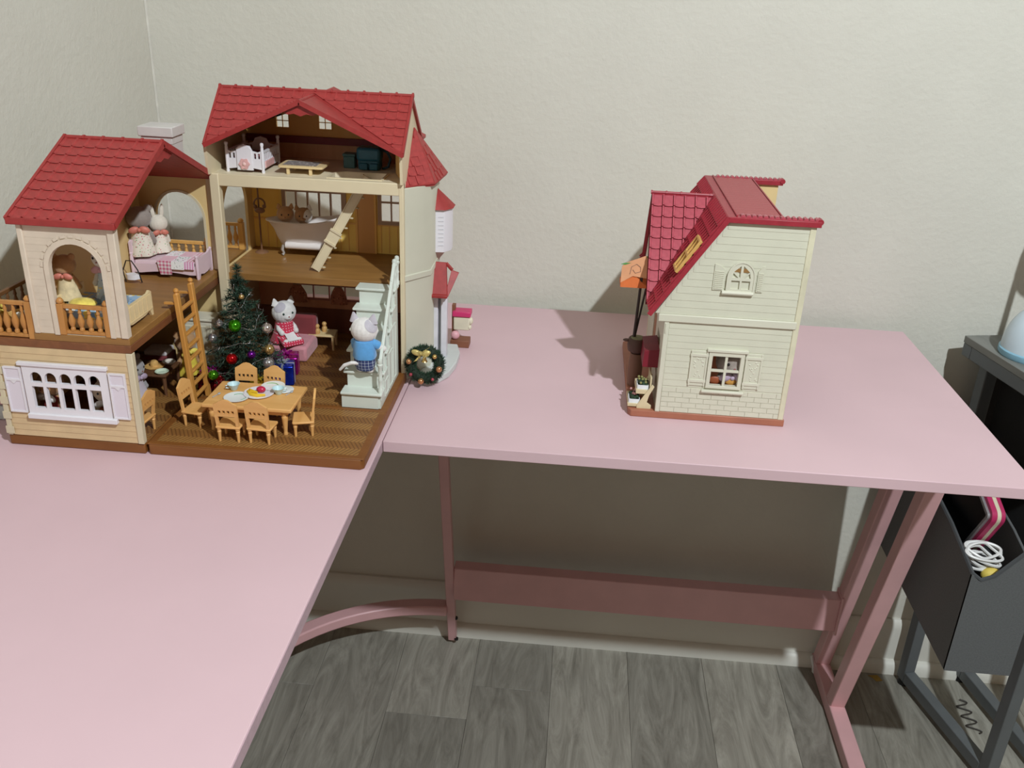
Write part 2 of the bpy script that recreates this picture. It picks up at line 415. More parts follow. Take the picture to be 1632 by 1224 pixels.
# ------------------------------------------------------------------ small storage cart at the right, with its fabric pocket
GREYWOOD = wood('grey_wood_top', (112, 112, 108), (130, 130, 125), 0.5, 40, 1)
GREYMET = M('grey_metal', (98, 102, 104), 0.42, var=0.03, vs_=30)
FELT = M('charcoal_felt', (88, 90, 91), 0.95, var=0.06, vs_=400, bump=0.3, bscale=900, sheen=0.2)
CART = math.radians(12.0)
cart = thing('side_table', 'grey side table with metal frame standing beside the pink desk', 'side table', (0.884, 0.513, FL), rz=CART, local=True)
h = Z0
TW, TD = 0.20, 0.33
part('tabletop', MB().box(-0.0005, TW, -TD, 0.002, h-0.006, h+0.006), GREYWOOD, cart, 0.001)
part('top_frame', MB().box(0.0, TW-0.002, -TD+0.001, -TD+0.022, h-0.028, h-0.006).box(0.0, 0.022, -TD+0.022, -0.022, h-0.028, h-0.006).box(0.0, TW-0.002, -0.022, 0.001, h-0.028, h-0.006).box(TW-0.024, TW-0.002, -TD+0.022, -0.022, h-0.028, h-0.006), GREYMET, cart, 0.0015)
part('screw', MB().lathe([(0.0005, -0.002), (0.0035, -0.002), (0.0035, 0.002), (0.0005, 0.002)], (-0.0006, -0.225, h-0.017), 10), BLACK, cart)
LG = ((0.038, -0.024), (0.052, -0.275), (0.160, -0.024), (0.160, -0.275))
for lx, ly in LG:
    part('leg', MB().box(lx, lx+0.022, ly, ly+0.022, 0.012, h-0.028), GREYMET, cart, 0.0015)
    part('caster_pad', MB().lathe([(0.001, 0), (0.012, 0), (0.010, 0.012), (0.001, 0.012)], (lx+0.011, ly+0.011, 0), 12), BLACK, cart)
for (ax, ay), (bx2, by2) in ((LG[0], LG[1]), (LG[2], LG[3])): part('foot_bar', MB().bar((ax+0.011, ay, 0.024), (bx2+0.011, by2+0.022, 0.024), 0.022, 0.024), GREYMET, cart, 0.0015)
part('back_panel', MB().box(0.060, 0.160, -0.012, -0.009, 0.35, h-0.03), M('dark_fabric', (34, 33, 33), 0.95, var=0.05, vs_=300), cart)
part('fabric_panel', MB().box(0.066, 0.070, -0.30, -0.03, 0.30, h-0.03), M('dark_fabric'), cart)
# fabric pocket hanging from the table's left side
poc = thing('fabric_pocket', 'charcoal felt storage pocket hanging from the grey side table', 'storage pocket', (0.846, 0.505, -0.400), rz=0.0, local=True)
zb, zf, zk = 0.0, 0.170, 0.20
t = 0.004
x0, x1, y0, y1 = -0.030, 0.066, -0.355, 0.024
front = [(x0, zb), (x1, zb), (x1, zf+0.075), (x0+0.065, zf+0.045), (x0+0.032, zf+0.002), (x0+0.012, zf-0.006), (x0, zf+0.004)]
part('front_wall', MB().slab([front], (0, y0, 0), (1,0,0), (0,0,1), (0, t, 0)), FELT, poc)
side = [(y0+0.0006, zb+0.0003), (y1, zb+0.0003), (y1, zk+0.03), (y0+0.10, zf+0.025), (y0+0.0006, zf+0.002)]
part('side_wall', MB().slab([side], (x0, 0, 0), (0,1,0), (0,0,1), (t, 0, 0)), FELT, poc)
part('side_wall', MB().slab([side], (x1-t, 0, 0), (0,1,0), (0,0,1), (t, 0, 0)), FELT, poc, 0.0012)
part('back_wall', MB().box(x0, x1, y1-t, y1, zb, zk+0.03), FELT, poc, 0.0012)
part('base', MB().box(x0+0.001, x1-0.001, y0+0.001, y1-0.001, zb+0.0006, zb+t), FELT, poc)
part('binding', MB().tube([(x0+0.002, y1, zk+0.031), (x0+0.002, y0+0.10, zf+0.026), (x0+0.002, y0+0.003, zf+0.004), (x0+0.015, y0+0.002, zf-0.005), (x0+0.032, y0+0.002, zf+0.003), (x0+0.065, y0+0.002, zf+0.046), (x1, y0+0.002, zf+0.076)], 0.0032, 6), M('felt_binding', (72, 74, 76), 0.9), poc)
# what sits in the pocket
clt = MB().box(0.823, 0.904, 0.160, 0.500, -0.395, -0.262)
fc = solo('folded_cloth', clt, M('dark_cloth', (30, 29, 32), 0.95, var=0.1, vs_=90, bump=0.5, bscale=60), 'dark folded cloth filling the felt pocket under the tablet', 'cloth', (0.863, 0.33, -0.395), bevel=0.012)
tb = thing('tablet', 'black-screened tablet in a magenta and cream case inside the felt pocket', 'tablet', (0.850, 0.26, -0.26))
A, B = Vector((0.915, 0.315, -0.30)), Vector((0.903, 0.455, -0.30))
dirv = (B - A).normalized(); upv = Vector((0.04, 0.0, 0.98)).normalized(); nrm = dirv.cross(upv).normalized()
def rr2(w_, h_, r, n=5):
    o = []
    for cx_, cy_, a0 in ((w_-r, r, -90), (w_-r, h_-r, 0), (r, h_-r, 90), (r, r, 180)):
        for k in range(n+1): a = math.radians(a0 + 90*k/n); o.append((cx_ + r*math.cos(a), cy_ + r*math.sin(a)))
    return o
rotv = (dirv*0.91 + upv*0.42).normalized(); rotu = (dirv*0.42 - upv*0.91).normalized()
O = Vector((0.8505, 0.1935, -0.1555))
def tslab(wd, hg, r, d0, d1, inset=0):
    wd, hg = 0.15, 0.115
    return MB().slab([rr2(wd-2*inset, hg-2*inset, r)], O + rotv*inset + rotu*inset + nrm*d0, rotv, rotu, nrm*(d1-d0))
MAG = M('magenta_case', (176, 44, 92), 0.4, var=0.03); CRM = M('case_cream', (206, 196, 172), 0.5)
sgn = -1 if nrm.x > 0 else 1
part('case_back', tslab(0.135, 0.10, 0.014, -sgn*0.016, -sgn*0.010), MAG, tb, 0.001)
part('case_band', tslab(0.135, 0.10, 0.014, -sgn*0.010, -sgn*0.004), CRM, tb, 0.001)
part('case_front', tslab(0.135, 0.10, 0.014, -sgn*0.004, sgn*0.004), MAG, tb, 0.001)
part('bezel', tslab(0.135, 0.10, 0.006, sgn*0.004, sgn*0.008, 0.006), M('silver_bezel', (170, 172, 174), 0.35, metal=0.6), tb, 0.0008)
part('screen', tslab(0.135, 0.10, 0.002, sgn*0.008, sgn*0.0085, 0.011), M('tablet_glass', (6, 6, 9), 0.35, var=0, spec=0.15), tb)
cb = MB(); random.seed(2); pp = []
for k_ in range(270):
    k = k_/3.0; a = k * 0.42; r = 0.021 + 0.005*math.sin(k*0.37)
    pp.append((0.848 + r*1.1*math.cos(a) + 0.004*math.sin(k*0.9), 0.196 + r*math.sin(a)*0.62, -0.222 + 0.008*math.sin(a*0.5+k*0.2) + 0.010*math.sin(a*0.31)))
solo('charging_cable', cb.tube(pp, 0.0022, 6), M('white_cable', (225, 224, 222), 0.4), 'coiled white charging cable in the felt pocket', 'cable', (0.848, 0.196, -0.25))
ch = thing('yellow_toy', 'small yellow toy with an orange patch under the white cable', 'toy', (0.862, 0.180, -0.262))
part('body', MB().ell((0.857, 0.178, -0.243), (0.015, 0.010, 0.012), 14, 10), M('toy_yellow', (226, 200, 92), 0.6), ch)
part('patch', MB().ell((0.868, 0.172, -0.242), (0.006, 0.007, 0.006), 10, 8), M('toy_orange', (206, 84, 40), 0.6), ch)
cd = MB(); cd.slab([rr2(0.055, 0.07, 0.004)], (0.832, 0.430, -0.262), (0.0, -1, 0), (0, 0.12, 0.99), (0.002, 0.0008, 0))
solo('white_card', cd, M('card_white', (224, 224, 220), 0.6), 'white card with black marks standing at the back of the felt pocket', 'card', (0.834, 0.40, -0.262))
# desk lamp with a dome base on the side table
lp = thing('desk_lamp', 'white dome-based lamp with pale blue rim on the grey side table', 'lamp', (0.962, 0.435, 0.006))
c = (0.962, 0.435, 0.006)
WHT = M('lamp_white', (204, 220, 230), 0.35, var=0.01)
part('base_rim', MB().lathe([(0.001, 0), (0.052, 0), (0.054, 0.003), (0.054, 0.010), (0.052, 0.012), (0.001, 0.012)], c, 32), M('lamp_blue', (140, 186, 208), 0.4), lp)
part('dome', MB().lathe([(0.052, 0.012)] + [(0.052*math.cos(a), 0.012 + 0.075*math.sin(a)) for a in [k*math.pi/20 for k in range(1, 10)]] + [(0.001, 0.0875)], c, 32), WHT, lp)
part('switch', MB().tube([(0.935, 0.42, 0.080), (0.945, 0.424, 0.088), (0.958, 0.43, 0.092)], 0.002, 6), BLACK, lp)
part('pole', MB().tube([(0.962, 0.435, 0.09), (0.964, 0.435, 0.20), (0.980, 0.436, 0.236), (1.004, 0.436, 0.250)], 0.005, 10), WHT, lp)
part('shade', MB().lathe([(0.045, 0), (0.044, 0.03), (0.040, 0.055), (0.028, 0.075), (0.004, 0.082), (0.003, 0.080), (0.026, 0.072), (0.038, 0.053), (0.042, 0.029), (0.043, 0)], (1.004, 0.436, 0.208), 28, cap=False), WHT, lp)
solo('paper_scrap', MB().slab([[(0, 0), (0.02, 0.003), (0.026, -0.012), (0.013, -0.016), (0.008, -0.006)]], (0.868, 0.522, FL), (1,0,0), (0,1,0), (0,0,0.0006)), M('yellow_scrap', (176, 140, 60), 0.8), 'scrap of yellow paper on the floor between desk and side table', 'scrap', (0.878, 0.515, FL))
cw = MB().tube([(0.752, 0.528, FL+0.034), (0.754, 0.526, FL+0.024), (0.757, 0.522, FL+0.014), (0.757, 0.515, FL+0.004), (0.762, 0.507, FL+0.003)], 0.003, 6)
solo('white_wire', cw, M('white_cable'), 'short white wire end by the baseboard behind the desk frame', 'wire', (0.757, 0.52, FL))
pts = []
for k in range(40):
    a = k*0.55; pts.append((1.030 + 0.012*math.sin(a) , 0.47 - k*0.0022, FL + 0.003 + 0.001*math.cos(a)))
solo('dark_cord', MB().tube(pts, 0.0016, 5), M('dark_cord', (60, 54, 48), 0.6), 'thin dark crumpled cord on the floor under the side table', 'cord', (1.030, 0.43, FL))
# ------------------------------------------------------------------ dollhouse materials
CREAM = M('cream_plastic', (218, 203, 170), 0.45, var=0.02, vs_=20)
CREAMD = M('cream_trim', (208, 196, 166), 0.45, var=0.02, vs_=20)
BLUSH = M('blush_siding', (214, 198, 178), 0.5, var=0.025, vs_=60)
PEACH = M('peach_siding', (209, 182, 140), 0.5, var=0.03, vs_=60)
ROOF = M('red_roof', (156, 48, 46), 0.5, var=0.06, vs_=120)
ROOFT = M('red_roof_tile', (160, 54, 52), 0.5, var=0.07, vs_=160)
ROOF2 = M('crimson_roof', (158, 46, 58), 0.4, var=0.05, vs_=120)
ROOF2T = M('crimson_tile', (178, 80, 92), 0.26, var=0.06, vs_=160)
BROWN = wood('brown_base', (118, 70, 26), (132, 82, 34), 0.5, 50, 0)
BROWNY = wood('brown_floor', (138, 98, 50), (160, 116, 62), 0.45, 70, 0)
BROWND = wood('brown_slab_edge', (112, 66, 38), (134, 84, 48), 0.5, 50, 1)
PARQ = parquet('parquet_floor', (170, 124, 66), (146, 100, 50), (84, 50, 24))
OCHRE = wood('ochre_wallpaper', (254, 212, 104), (255, 222, 128), 0.6, 30, 2)
INC = M('interior_cream', (220, 192, 136), 0.5, var=0.02, vs_=20)
OCHRED = wood('ochre_attic', (238, 186, 104), (246, 198, 120), 0.6, 30, 2)
SIENNA = wood('brown_wallpaper', (208, 144, 108), (220, 156, 120), 0.6, 30, 2)
WHITE = M('white_plastic', (228, 224, 228), 0.35, var=0.012, vs_=20)
RAILW = wood('rail_wood', (176, 118, 58), (196, 138, 74), 0.45, 80, 2)
GREYBROWN = M('window_surround', (176, 146, 124), 0.5, var=0.03)
STONE = M('chimney_grey', (200, 194, 190), 0.6, var=0.03, vs_=30)

BAL = [(0.0010, 0), (0.0027, 0.0005), (0.0027, 0.003), (0.0018, 0.0045), (0.0034, 0.009), (0.0038, 0.0125), (0.0022, 0.018), (0.0014, 0.021), (0.0022, 0.0225), (0.0016, 0.025), (0.0016, 0.028)]
def baluster_mesh(hh, mat, k=1.0): return mesh('baluster', MB().lathe([(r*k, z*hh/0.028) for r, z in BAL], (0,0,0), 10), mat)
def post_prof(hh, r): return [(r, 0), (r, hh-0.008), (r*0.75, hh-0.0065), (r*0.7, hh-0.0055), (r*0.95, hh-0.004), (r*0.95, hh-0.002), (r*0.5, hh-0.0003), (0.0002, hh)]
def railing(parent, p0, p1, n, hh, mat, posts=(True, True), pr=0.0035, name='railing', tk=0.0045):
    p0 = Vector(p0); p1 = Vector(p1); up = Vector((0,0,1)); d = (p1-p0)
    ra = part(name, MB().bar(p0 + up*(hh-0.009), p1 + up*(hh-0.009), tk, 0.0045), mat, parent, 0.0005)
    part('bottom_rail', MB().bar(p0 + up*0.003, p1 + up*0.003, tk, 0.004), mat, ra, 0.0005)
    bm = baluster_mesh(hh-0.0155, mat)
    for k in range(n): piece('baluster', bm, ra, p0 + d*((k+1)/(n+1)) + up*0.0048)
    for on, p in zip(posts, (p0, p1)):
        if on:
            q = MB().box(p.x-pr, p.x+pr, p.y-pr, p.y+pr, p.z, p.z+hh-0.006).lathe([(pr*0.8, 0), (pr*1.1, 0.0015), (pr*1.15, 0.003), (pr*0.7, 0.0058), (0.0003, 0.0068)], (p.x, p.y, p.z+hh-0.006), 10)
            part('newel_post', q, mat, ra, 0.0005)
    return ra
def siding(parent, y, zlo, zhi, pitch, xl, xr, mat, hole=None, face=-1, proud=0.0011, name='siding_board'):
    """horizontal boards on a wall that faces -y; xl, xr and hole are functions of z"""
    z = zlo
    while z < zhi - 1e-6:
        z1 = min(z + pitch, zhi)
        segs = [(max(xl(z), xl(z1)) if callable(xl) else xl, min(xr(z), xr(z1)) if callable(xr) else xr)]
        if hole:
            hs = [hh for hh in (hole(z+1e-5), hole((z+z1)/2), hole(z1-1e-5)) if hh]
            if hs:
                a, b = min(q[0] for q in hs), max(q[1] for q in hs); s = segs[0]; segs = [(s[0], a), (b, s[1])]
        for a, b in segs:
            if b - a < 0.002: continue
            al = a; bl_ = b
            mb = MB().hexa([(a, y+face*proud, z), (b, y+face*proud, z), (b, y+0.0002, z), (a, y+0.0002, z), (al, y+face*0.0002, z1), (bl_, y+face*0.0002, z1), (bl_, y+0.0002, z1), (al, y+0.0002, z1)])
            part(name, mb, mat, parent)
        z = z1
def ring_arch(x0, x1, zs, wd, y, t, rise=None, zbase=None, n=16):
    cx = (x0+x1)/2; rx = (x1-x0)/2; rz = rx if rise is None else rise
    outer = [(x1+wd, zbase)] + [(cx + (rx+wd)*math.cos(math.pi*i/n), zs + (rz+wd)*math.sin(math.pi*i/n)) for i in range(n+1)] + [(x0-wd, zbase)]
    inner = [(x0, zbase)] + [(cx + rx*math.cos(math.pi*i/n), zs + rz*math.sin(math.pi*i/n)) for i in range(n, -1, -1)] + [(x1, zbase)]
    return MB().slab([outer + inner], (0, y, 0), (1,0,0), (0,0,1), (0, t, 0))

# ------------------------------------------------------------------ left dollhouse wing
LX0, LX1, LY0, LY1 = -0.4295, -0.2645, -0.0745, 0.198
UX0, UX1 = -0.3715, -0.2655
lh = thing('dollhouse_wing', 'two-storey dollhouse wing with arched balcony openings and red gable roof', 'dollhouse', (-0.35, 0.06, 0))
part('base', MB().box(LX0, LX1, LY0, LY1, 0, 0.0135), BROWN, lh, 0.0018)
part('ground_floor', MB().box(LX0+0.006, LX1-0.001, LY0+0.005, LY1-0.005, 0.0135, 0.0143), PARQ, lh)
# ground floor walls
WX0, WX1, WZ0, WZ1 = -0.396, -0.297, 0.044, 0.106
lw = part('front_wall', MB().slab([rect(LX0+0.002, LX1, 0.0135, 0.127), rect(WX0+0.006, WX1-0.006, WZ0+0.006, WZ1-0.006)], (0, LY0, 0), (1,0,0), (0,0,1), (0, 0.004, 0)), PEACH, lh)
siding(lw, LY0, 0.0140, 0.1265, 0.0075, LX0+0.008, LX1-0.0065, PEACH, lambda z: (WX0, WX1) if WZ0 < z < WZ1 else None, proud=0.0008)
part('corner_post', MB().box(LX1-0.0068, LX1+0.0005, LY0-0.0018, LY0+0.006, 0.0135, 0.127), CREAMD, lh, 0.0008)
part('corner_post', MB().box(LX0+0.001, LX0+0.007, LY0-0.0018, LY0+0.006, 0.0135, 0.127), CREAMD, lh, 0.0008)
qu = mesh('quoin', MB().box(-0.001, 0.0085, -0.0012, 0, 0, 0.009), CREAMD)
for k in range(6): piece('quoin', qu, lh, (LX0+0.001, LY0-0.0015, 0.016 + k*0.019))
part('left_wall', MB().box(LX0+0.002, LX0+0.006, LY0+0.004, LY1-0.002, 0.0135, 0.127), PEACH, lh)
part('back_wall', MB().box(LX0+0.006, LX1-0.002, LY1-0.006, LY1-0.002, 0.0135, 0.127), INC, lh)
# white five-light window with shutters
wn = part('window_frame', MB().slab([rect(WX0, WX1, WZ0, WZ1)] + [arch(WX0+0.0085+k*0.0171, WX0+0.0085+k*0.0171+0.0135, 0.0845, 0.090, 0.0075, 8) for k in range(5)] + [rect(WX0+0.0085+k*0.0171, WX0+0.0085+k*0.0171+0.0135, WZ0+0.0085, 0.0795) for k in range(5)], (0, LY0-0.003, 0), (1,0,0), (0,0,1), (0, 0.0045, 0)), WHITE, lh)
part('window_head', MB().box(WX0-0.004, WX1+0.002, LY0-0.005, LY0, WZ1-0.001, WZ1+0.0035), WHITE, wn, 0.0006)
part('window_sill', MB().box(WX0-0.001, WX1+0.006, LY0-0.006, LY0, WZ0-0.005, WZ0+0.001), WHITE, wn, 0.0006)
for a, b in ((WX0-0.0225, WX0-0.002), (WX1+0.002, WX1+0.0215)):
    sh = part('shutter', MB().box(a, b, LY0-0.0022, LY0, WZ0+0.001, WZ1-0.004), M('shutter_lilac', (222, 214, 222), 0.4, var=0.01), lh, 0.0006)
    part('shutter_frame', MB().slab([rect(a, b, WZ0+0.001, WZ1-0.004), rect(a+0.002, b-0.002, WZ0+0.003, WZ1-0.006)], (0, LY0-0.0032, 0), (1,0,0), (0,0,1), (0, 0.0012, 0)), WHITE, sh)
    cx_ = (a+b)/2
    part('shutter_relief', MB().box(a+0.002, b-0.002, LY0-0.0032, LY0-0.002, WZ1-0.021, WZ1-0.0185).slab([[(cx_-0.004, WZ1-0.021), (cx_, WZ1-0.025), (cx_+0.004, WZ1-0.021)]], (0, LY0-0.003, 0), (1,0,0), (0,0,1), (0, 0.001, 0)), WHITE, sh)
# upper floor
part('floor_slab', MB().box(LX0, LX1, LY0-0.001, LY1, 0.127, 0.1365), BROWND, lh, 0.0008)
part('upper_floor', MB().box(UX0-0.003, LX1, LY0-0.001, LY1, 0.1365, 0.145), BROWNY, lh, 0.0008)
part('rear_balcony', MB().box(-0.40, -0.2665, LY1, 0.300, 0.1365, 0.1445), BROWNY, lh, 0.0008)
AX0, AX1, AZS, ARISE = -0.343, -0.2845, 0.221, 0.029
fw = part('upper_front_wall', MB().slab([rect(UX0, UX1, 0.145, 0.274), arch(AX0, AX1, 0.1455, AZS, ARISE, 14)], (0, LY0, 0), (1,0,0), (0,0,1), (0, 0.0045, 0)), BLUSH, lh)
acx = (AX0+AX1)/2
def ahole(z):
    if z < AZS: return (AX0-0.004, AX1+0.004)
    s = (z-AZS)/(ARISE+0.004)
    if s >= 1: return None
    r = ((AX1-AX0)/2+0.004)*math.sqrt(1-s*s); return (acx-r, acx+r)
siding(fw, LY0, 0.1455, 0.2735, 0.0078, UX0+0.0055, UX1-0.0075, BLUSH, ahole, proud=0.0004)
aq = mesh('arch_trim_block', MB().box(-0.0030, 0.0030, -0.0006, 0, -0.0016, 0.0016), BLUSH)
tr = part('arch_trim', ring_arch(AX0, AX1, AZS, 0.0055, LY0-0.0022, 0.0022, ARISE, 0.145), BLUSH, fw)
for k in range(13):
    a = math.pi*(k+0.5)/13; nx, nz = math.cos(a), math.sin(a)
    piece('arch_trim_block', aq, tr, (acx + ((AX1-AX0)/2+0.0082)*nx, LY0-0.0006, AZS + (ARISE+0.0082)*nz), Matrix.Rotation(-(a-math.pi/2), 3, 'Y'))
part('corner_post', MB().box(UX1-0.0075, UX1+0.0008, LY0-0.0022, LY0+0.007, 0.145, 0.274), BLUSH, lh, 0.001)
part('corner_post', MB().box(UX0-0.0008, UX0+0.0055, LY0-0.0022, LY0+0.007, 0.145, 0.274), BLUSH, lh, 0.001)
part('upper_left_wall', MB().box(UX0, UX0+0.004, LY0+0.0045, LY1-0.006, 0.145, 0.2745), INC, lh)
BX0, BX1 = -0.346, -0.2805
part('upper_back_wall', MB().slab([rect(UX0, UX1, 0.145, 0.2745), arch(BX0, BX1, 0.1455, 0.214, 0.035, 14)], (0, LY1-0.006, 0), (1,0,0), (0,0,1), (0, 0.005, 0)), INC, lh)
part('arch_trim', ring_arch(BX0, BX1, 0.214, 0.003, LY1-0.0072, 0.0015, 0.035, 0.1455), CREAMD, lh)
part('corner_post', MB().box(UX1-0.006, UX1+0.0008, LY1-0.009, LY1+0.001, 0.145, 0.2745), CREAM, lh, 0.001)
railing(lh, (AX0+0.0035, LY0+0.002, 0.145), (AX1-0.003, LY0+0.002, 0.145), 4, 0.042, RAILW)
railing(lh, (BX0+0.002, LY1+0.003, 0.145), (BX1-0.002, LY1+0.003, 0.145), 5, 0.042, wood('rail_light', (214, 160, 84), (226, 174, 98), 0.45, 80, 2))
railing(lh, (LX0+0.004, LY0+0.004, 0.1365), (UX0-0.0055, LY0+0.004, 0.1365), 4, 0.050, RAILW, pr=0.0042)
railing(lh, (LX0+0.0045, LY0+0.012, 0.1365), (LX0+0.0045, LY1-0.006, 0.1365), 17, 0.050, wood('rail_dark', (96, 62, 34), (120, 80, 46), 0.5, 60, 2), pr=0.0042)
railing(lh, (LX0+0.010, LY1-0.004, 0.1365), (UX0-0.006, LY1-0.004, 0.1365), 4, 0.046, M('rail_dark'), pr=0.004)
railing(lh, (-0.306, 0.296, 0.1445), (-0.270, 0.296, 0.1445), 3, 0.046, wood('rail_light', (214, 160, 84), (226, 174, 98), 0.45, 80, 2), pr=0.004)
# roof: ridge along x
RX0, RX1, RYM, RZ = -0.3785, -0.2615, 0.0555, 0.3375
EZ, EYF, EYB = 0.2745, -0.080, 0.191
rf = part('roof', MB().slab([[(EYF, EZ), (RYM, RZ), (EYB, EZ), (EYB-0.003, EZ-0.0045), (RYM, RZ-0.006), (EYF+0.003, EZ-0.0045)]], (RX0, 0, 0), (0,1,0), (0,0,1), (RX1-RX0, 0, 0)), ROOF, lh)
part('eave_trim', MB().box(RX0-0.001, RX1+0.001, EYF-0.0015, EYF+0.003, EZ-0.0055, EZ+0.002), ROOF, rf, 0.0008)
part('eave_trim', MB().box(RX0-0.001, RX1+0.001, EYB-0.003, EYB+0.0015, EZ-0.0055, EZ+0.002), ROOF, rf, 0.0008)
for xx in (RX0, RX1):
    part('barge_board', MB().bar((xx, EYF, EZ-0.001), (xx, RYM, RZ-0.001), 0.0035, 0.0075).bar((xx, RYM, RZ-0.001), (xx, EYB, EZ-0.001), 0.0035, 0.0075), ROOF, rf)
gp = [(RYM-0.030, RZ-0.018), (RYM, RZ-0.004), (RYM+0.030, RZ-0.018)] + [(RYM + 0.030 - 0.01*k - 0.005, RZ-0.0185 - (0.003 if k % 2 else 0.0)) for k in range(6)]
part('gable_lace', MB().slab([gp], (RX1-0.004, 0, 0), (0,1,0), (0,0,1), (0.0015, 0, 0)), ROOF, rf)
L = math.hypot(RYM-EYF, RZ-EZ)
roof_tiles(rf, (0, EYF, EZ), (1,0,0), (0, RYM-EYF, RZ-EZ), [(RX0+0.002, 0.002), (RX1-0.002, 0.002), (RX1-0.002, L-0.002), (RX0+0.002, L-0.002)], 0.0141, 0.0163, ROOFT)
roof_tiles(rf, (0, EYB, EZ), (1,0,0), (0, RYM-EYB, RZ-EZ), [(RX0+0.002, 0.002), (RX1-0.002, 0.002), (RX1-0.002, L-0.002), (RX0+0.002, L-0.002)], 0.0141, 0.0163, ROOFT)
part('ridge_cap', MB().tube([(RX0-0.001, RYM, RZ+0.0008), (RX1+0.001, RYM, RZ+0.0008)], 0.0026, 8), ROOF, rf)
rs = mesh('ridge_knob', MB().tube([(-0.0012, 0, 0), (0.0012, 0, 0)], 0.0033, 8), ROOF)
for k in range(6): piece('ridge_knob', rs, rf, (RX0 + 0.0005 + k*(RX1-RX0-0.001)/5, RYM, RZ+0.001))
# chimney behind the roof
chm = part('chimney', MB().hexa([(-0.3135, 0.1115, 0.309), (-0.276, 0.1115, 0.309), (-0.276, 0.142, 0.295), (-0.3135, 0.142, 0.295), (-0.3135, 0.1115, 0.340), (-0.276, 0.1115, 0.340), (-0.276, 0.142, 0.340), (-0.3135, 0.142, 0.340)]), STONE, rf)
part('chimney_course', MB().box(-0.3142, -0.2753, 0.1108, 0.1427, 0.3255, 0.3335), STONE, chm, 0.0006)
part('chimney_cap', MB().box(-0.3165, -0.2730, 0.1085, 0.1450, 0.3342, 0.3460), STONE, chm, 0.001)

# ------------------------------------------------------------------ main dollhouse in the corner
HX0, HX1, HY0, HY1 = -0.2615, -0.0055, 0.184, 0.318
mh = thing('dollhouse', 'open three-storey dollhouse with tiled red roof and side tower', 'dollhouse', (-0.13, 0.12, 0))
part('base', MB().slab([[(-0.259, -0.0745), (-0.010, -0.0745), (-0.0055, -0.070), (-0.0055, 0.330), (-0.262, 0.330), (-0.262, -0.071)]], (0,0,0), (1,0,0), (0,1,0), (0,0,0.0130)), BROWN, mh, 0.0012)
part('parquet', MB().box(-0.254, -0.0145, -0.066, 0.053, 0.0128, 0.0139), PARQ, mh)
part('parquet', MB().box(-0.254, -0.0145, 0.062, 0.316, 0.0128, 0.0139), PARQ, mh)
part('floor_joint', MB().box(-0.262, -0.0055, 0.053, 0.056, 0.0128, 0.0146), BROWN, mh, 0.0004)
part('floor_border', MB().slab([rect(-0.2615, -0.006, -0.074, 0.053), rect(-0.254, -0.0145, -0.066, 0.052)], (0,0,0.0128), (1,0,0), (0,1,0), (0,0,0.0016)), BROWN, mh, 0.0004)
part('floor_border', MB().box(-0.0145, -0.006, 0.056, 0.20, 0.0128, 0.0144), BROWN, mh, 0.0004)
# walls
part('back_wall_ground', MB().slab([rect(HX0, HX1, 0.0135, 0.135), rect(-0.197, -0.100, 0.068, 0.112)], (0, HY1, 0), (1,0,0), (0,0,1), (0, 0.004, 0)), SIENNA, mh)
gw = part('ground_window', MB().slab([rect(-0.200, -0.097, 0.065, 0.115)] + [rect(-0.1965+k*0.0245, -0.1965+k*0.0245+0.0225, z0_, z0_+0.0195) for k in range(4) for z0_ in (0.0685, 0.090)], (0, HY1-0.0015, 0), (1,0,0), (0,0,1), (0, 0.003, 0)), M('window_maroon', (168, 104, 90), 0.5), mh)
CURT = blots('brown_curtain', (176, 108, 82), [(140, 80, 58), (200, 136, 104)], 260, 0.35)
def curtain(cx_, w_, z0_, z1_, yy):
    rings = []
    for k in range(11):
        t_ = k/10; z = z1_ + (z0_-z1_)*t_
        pinch = 1 - 0.62*math.exp(-((t_-0.55)/0.16)**2); ww = w_*pinch; row = []
        for j in range(24):
            a = 2*math.pi*j/24; row.append((cx_ + ww*0.5*math.cos(a), yy + (0.0035 + 0.0012*math.cos(5*a))*math.sin(a)*pinch, z))
        rings.append(row)
    return MB().ring(rings)
for cx_, w_ in ((-0.196, 0.030), (-0.133, 0.026), (-0.090, 0.022)):
    cu = part('curtain', curtain(cx_, w_, 0.062, 0.128, HY1-0.006), CURT, mh)
    part('curtain_tie', MB().lathe([(0.0055, -0.0012), (0.0062, 0), (0.0055, 0.0012)], (cx_, HY1-0.006, 0.0915), 12), M('curtain_tie', (170, 128, 96), 0.6), cu)
part('wainscot', MB().box(HX0+0.004, HX1-0.002, HY1-0.002, HY1, 0.0139, 0.052), wood('wainscot_brown', (112, 58, 38), (128, 70, 48), 0.5, 30, 2), mh)
part('left_wall_ground', MB().box(HX0, HX0+0.004, HY0+0.006, HY1, 0.0135, 0.135), CREAM, mh)
part('first_floor', MB().box(HX0+0.001, -0.0095, HY0-0.0005, HY1+0.002, 0.1345, 0.144), BROWNY, mh, 0.0006)
bw = part('back_wall_first', MB().slab([rect(HX0, HX1, 0.144, 0.272), rect(-0.208, -0.1225, 0.193, 0.230), rect(-0.066, -0.036, 0.193, 0.240)], (0, HY1, 0), (1,0,0), (0,0,1), (0, 0.004, 0)), OCHRE, mh)
part('bath_window', MB().slab([rect(-0.213, -0.1175, 0.188, 0.235)] + [rect(-0.2075+k*0.0171, -0.2075+k*0.0171+0.0145, 0.1935, 0.2295) for k in range(5)], (0, HY1-0.0022, 0), (1,0,0), (0,0,1), (0, 0.0035, 0)), GREYBROWN, mh)
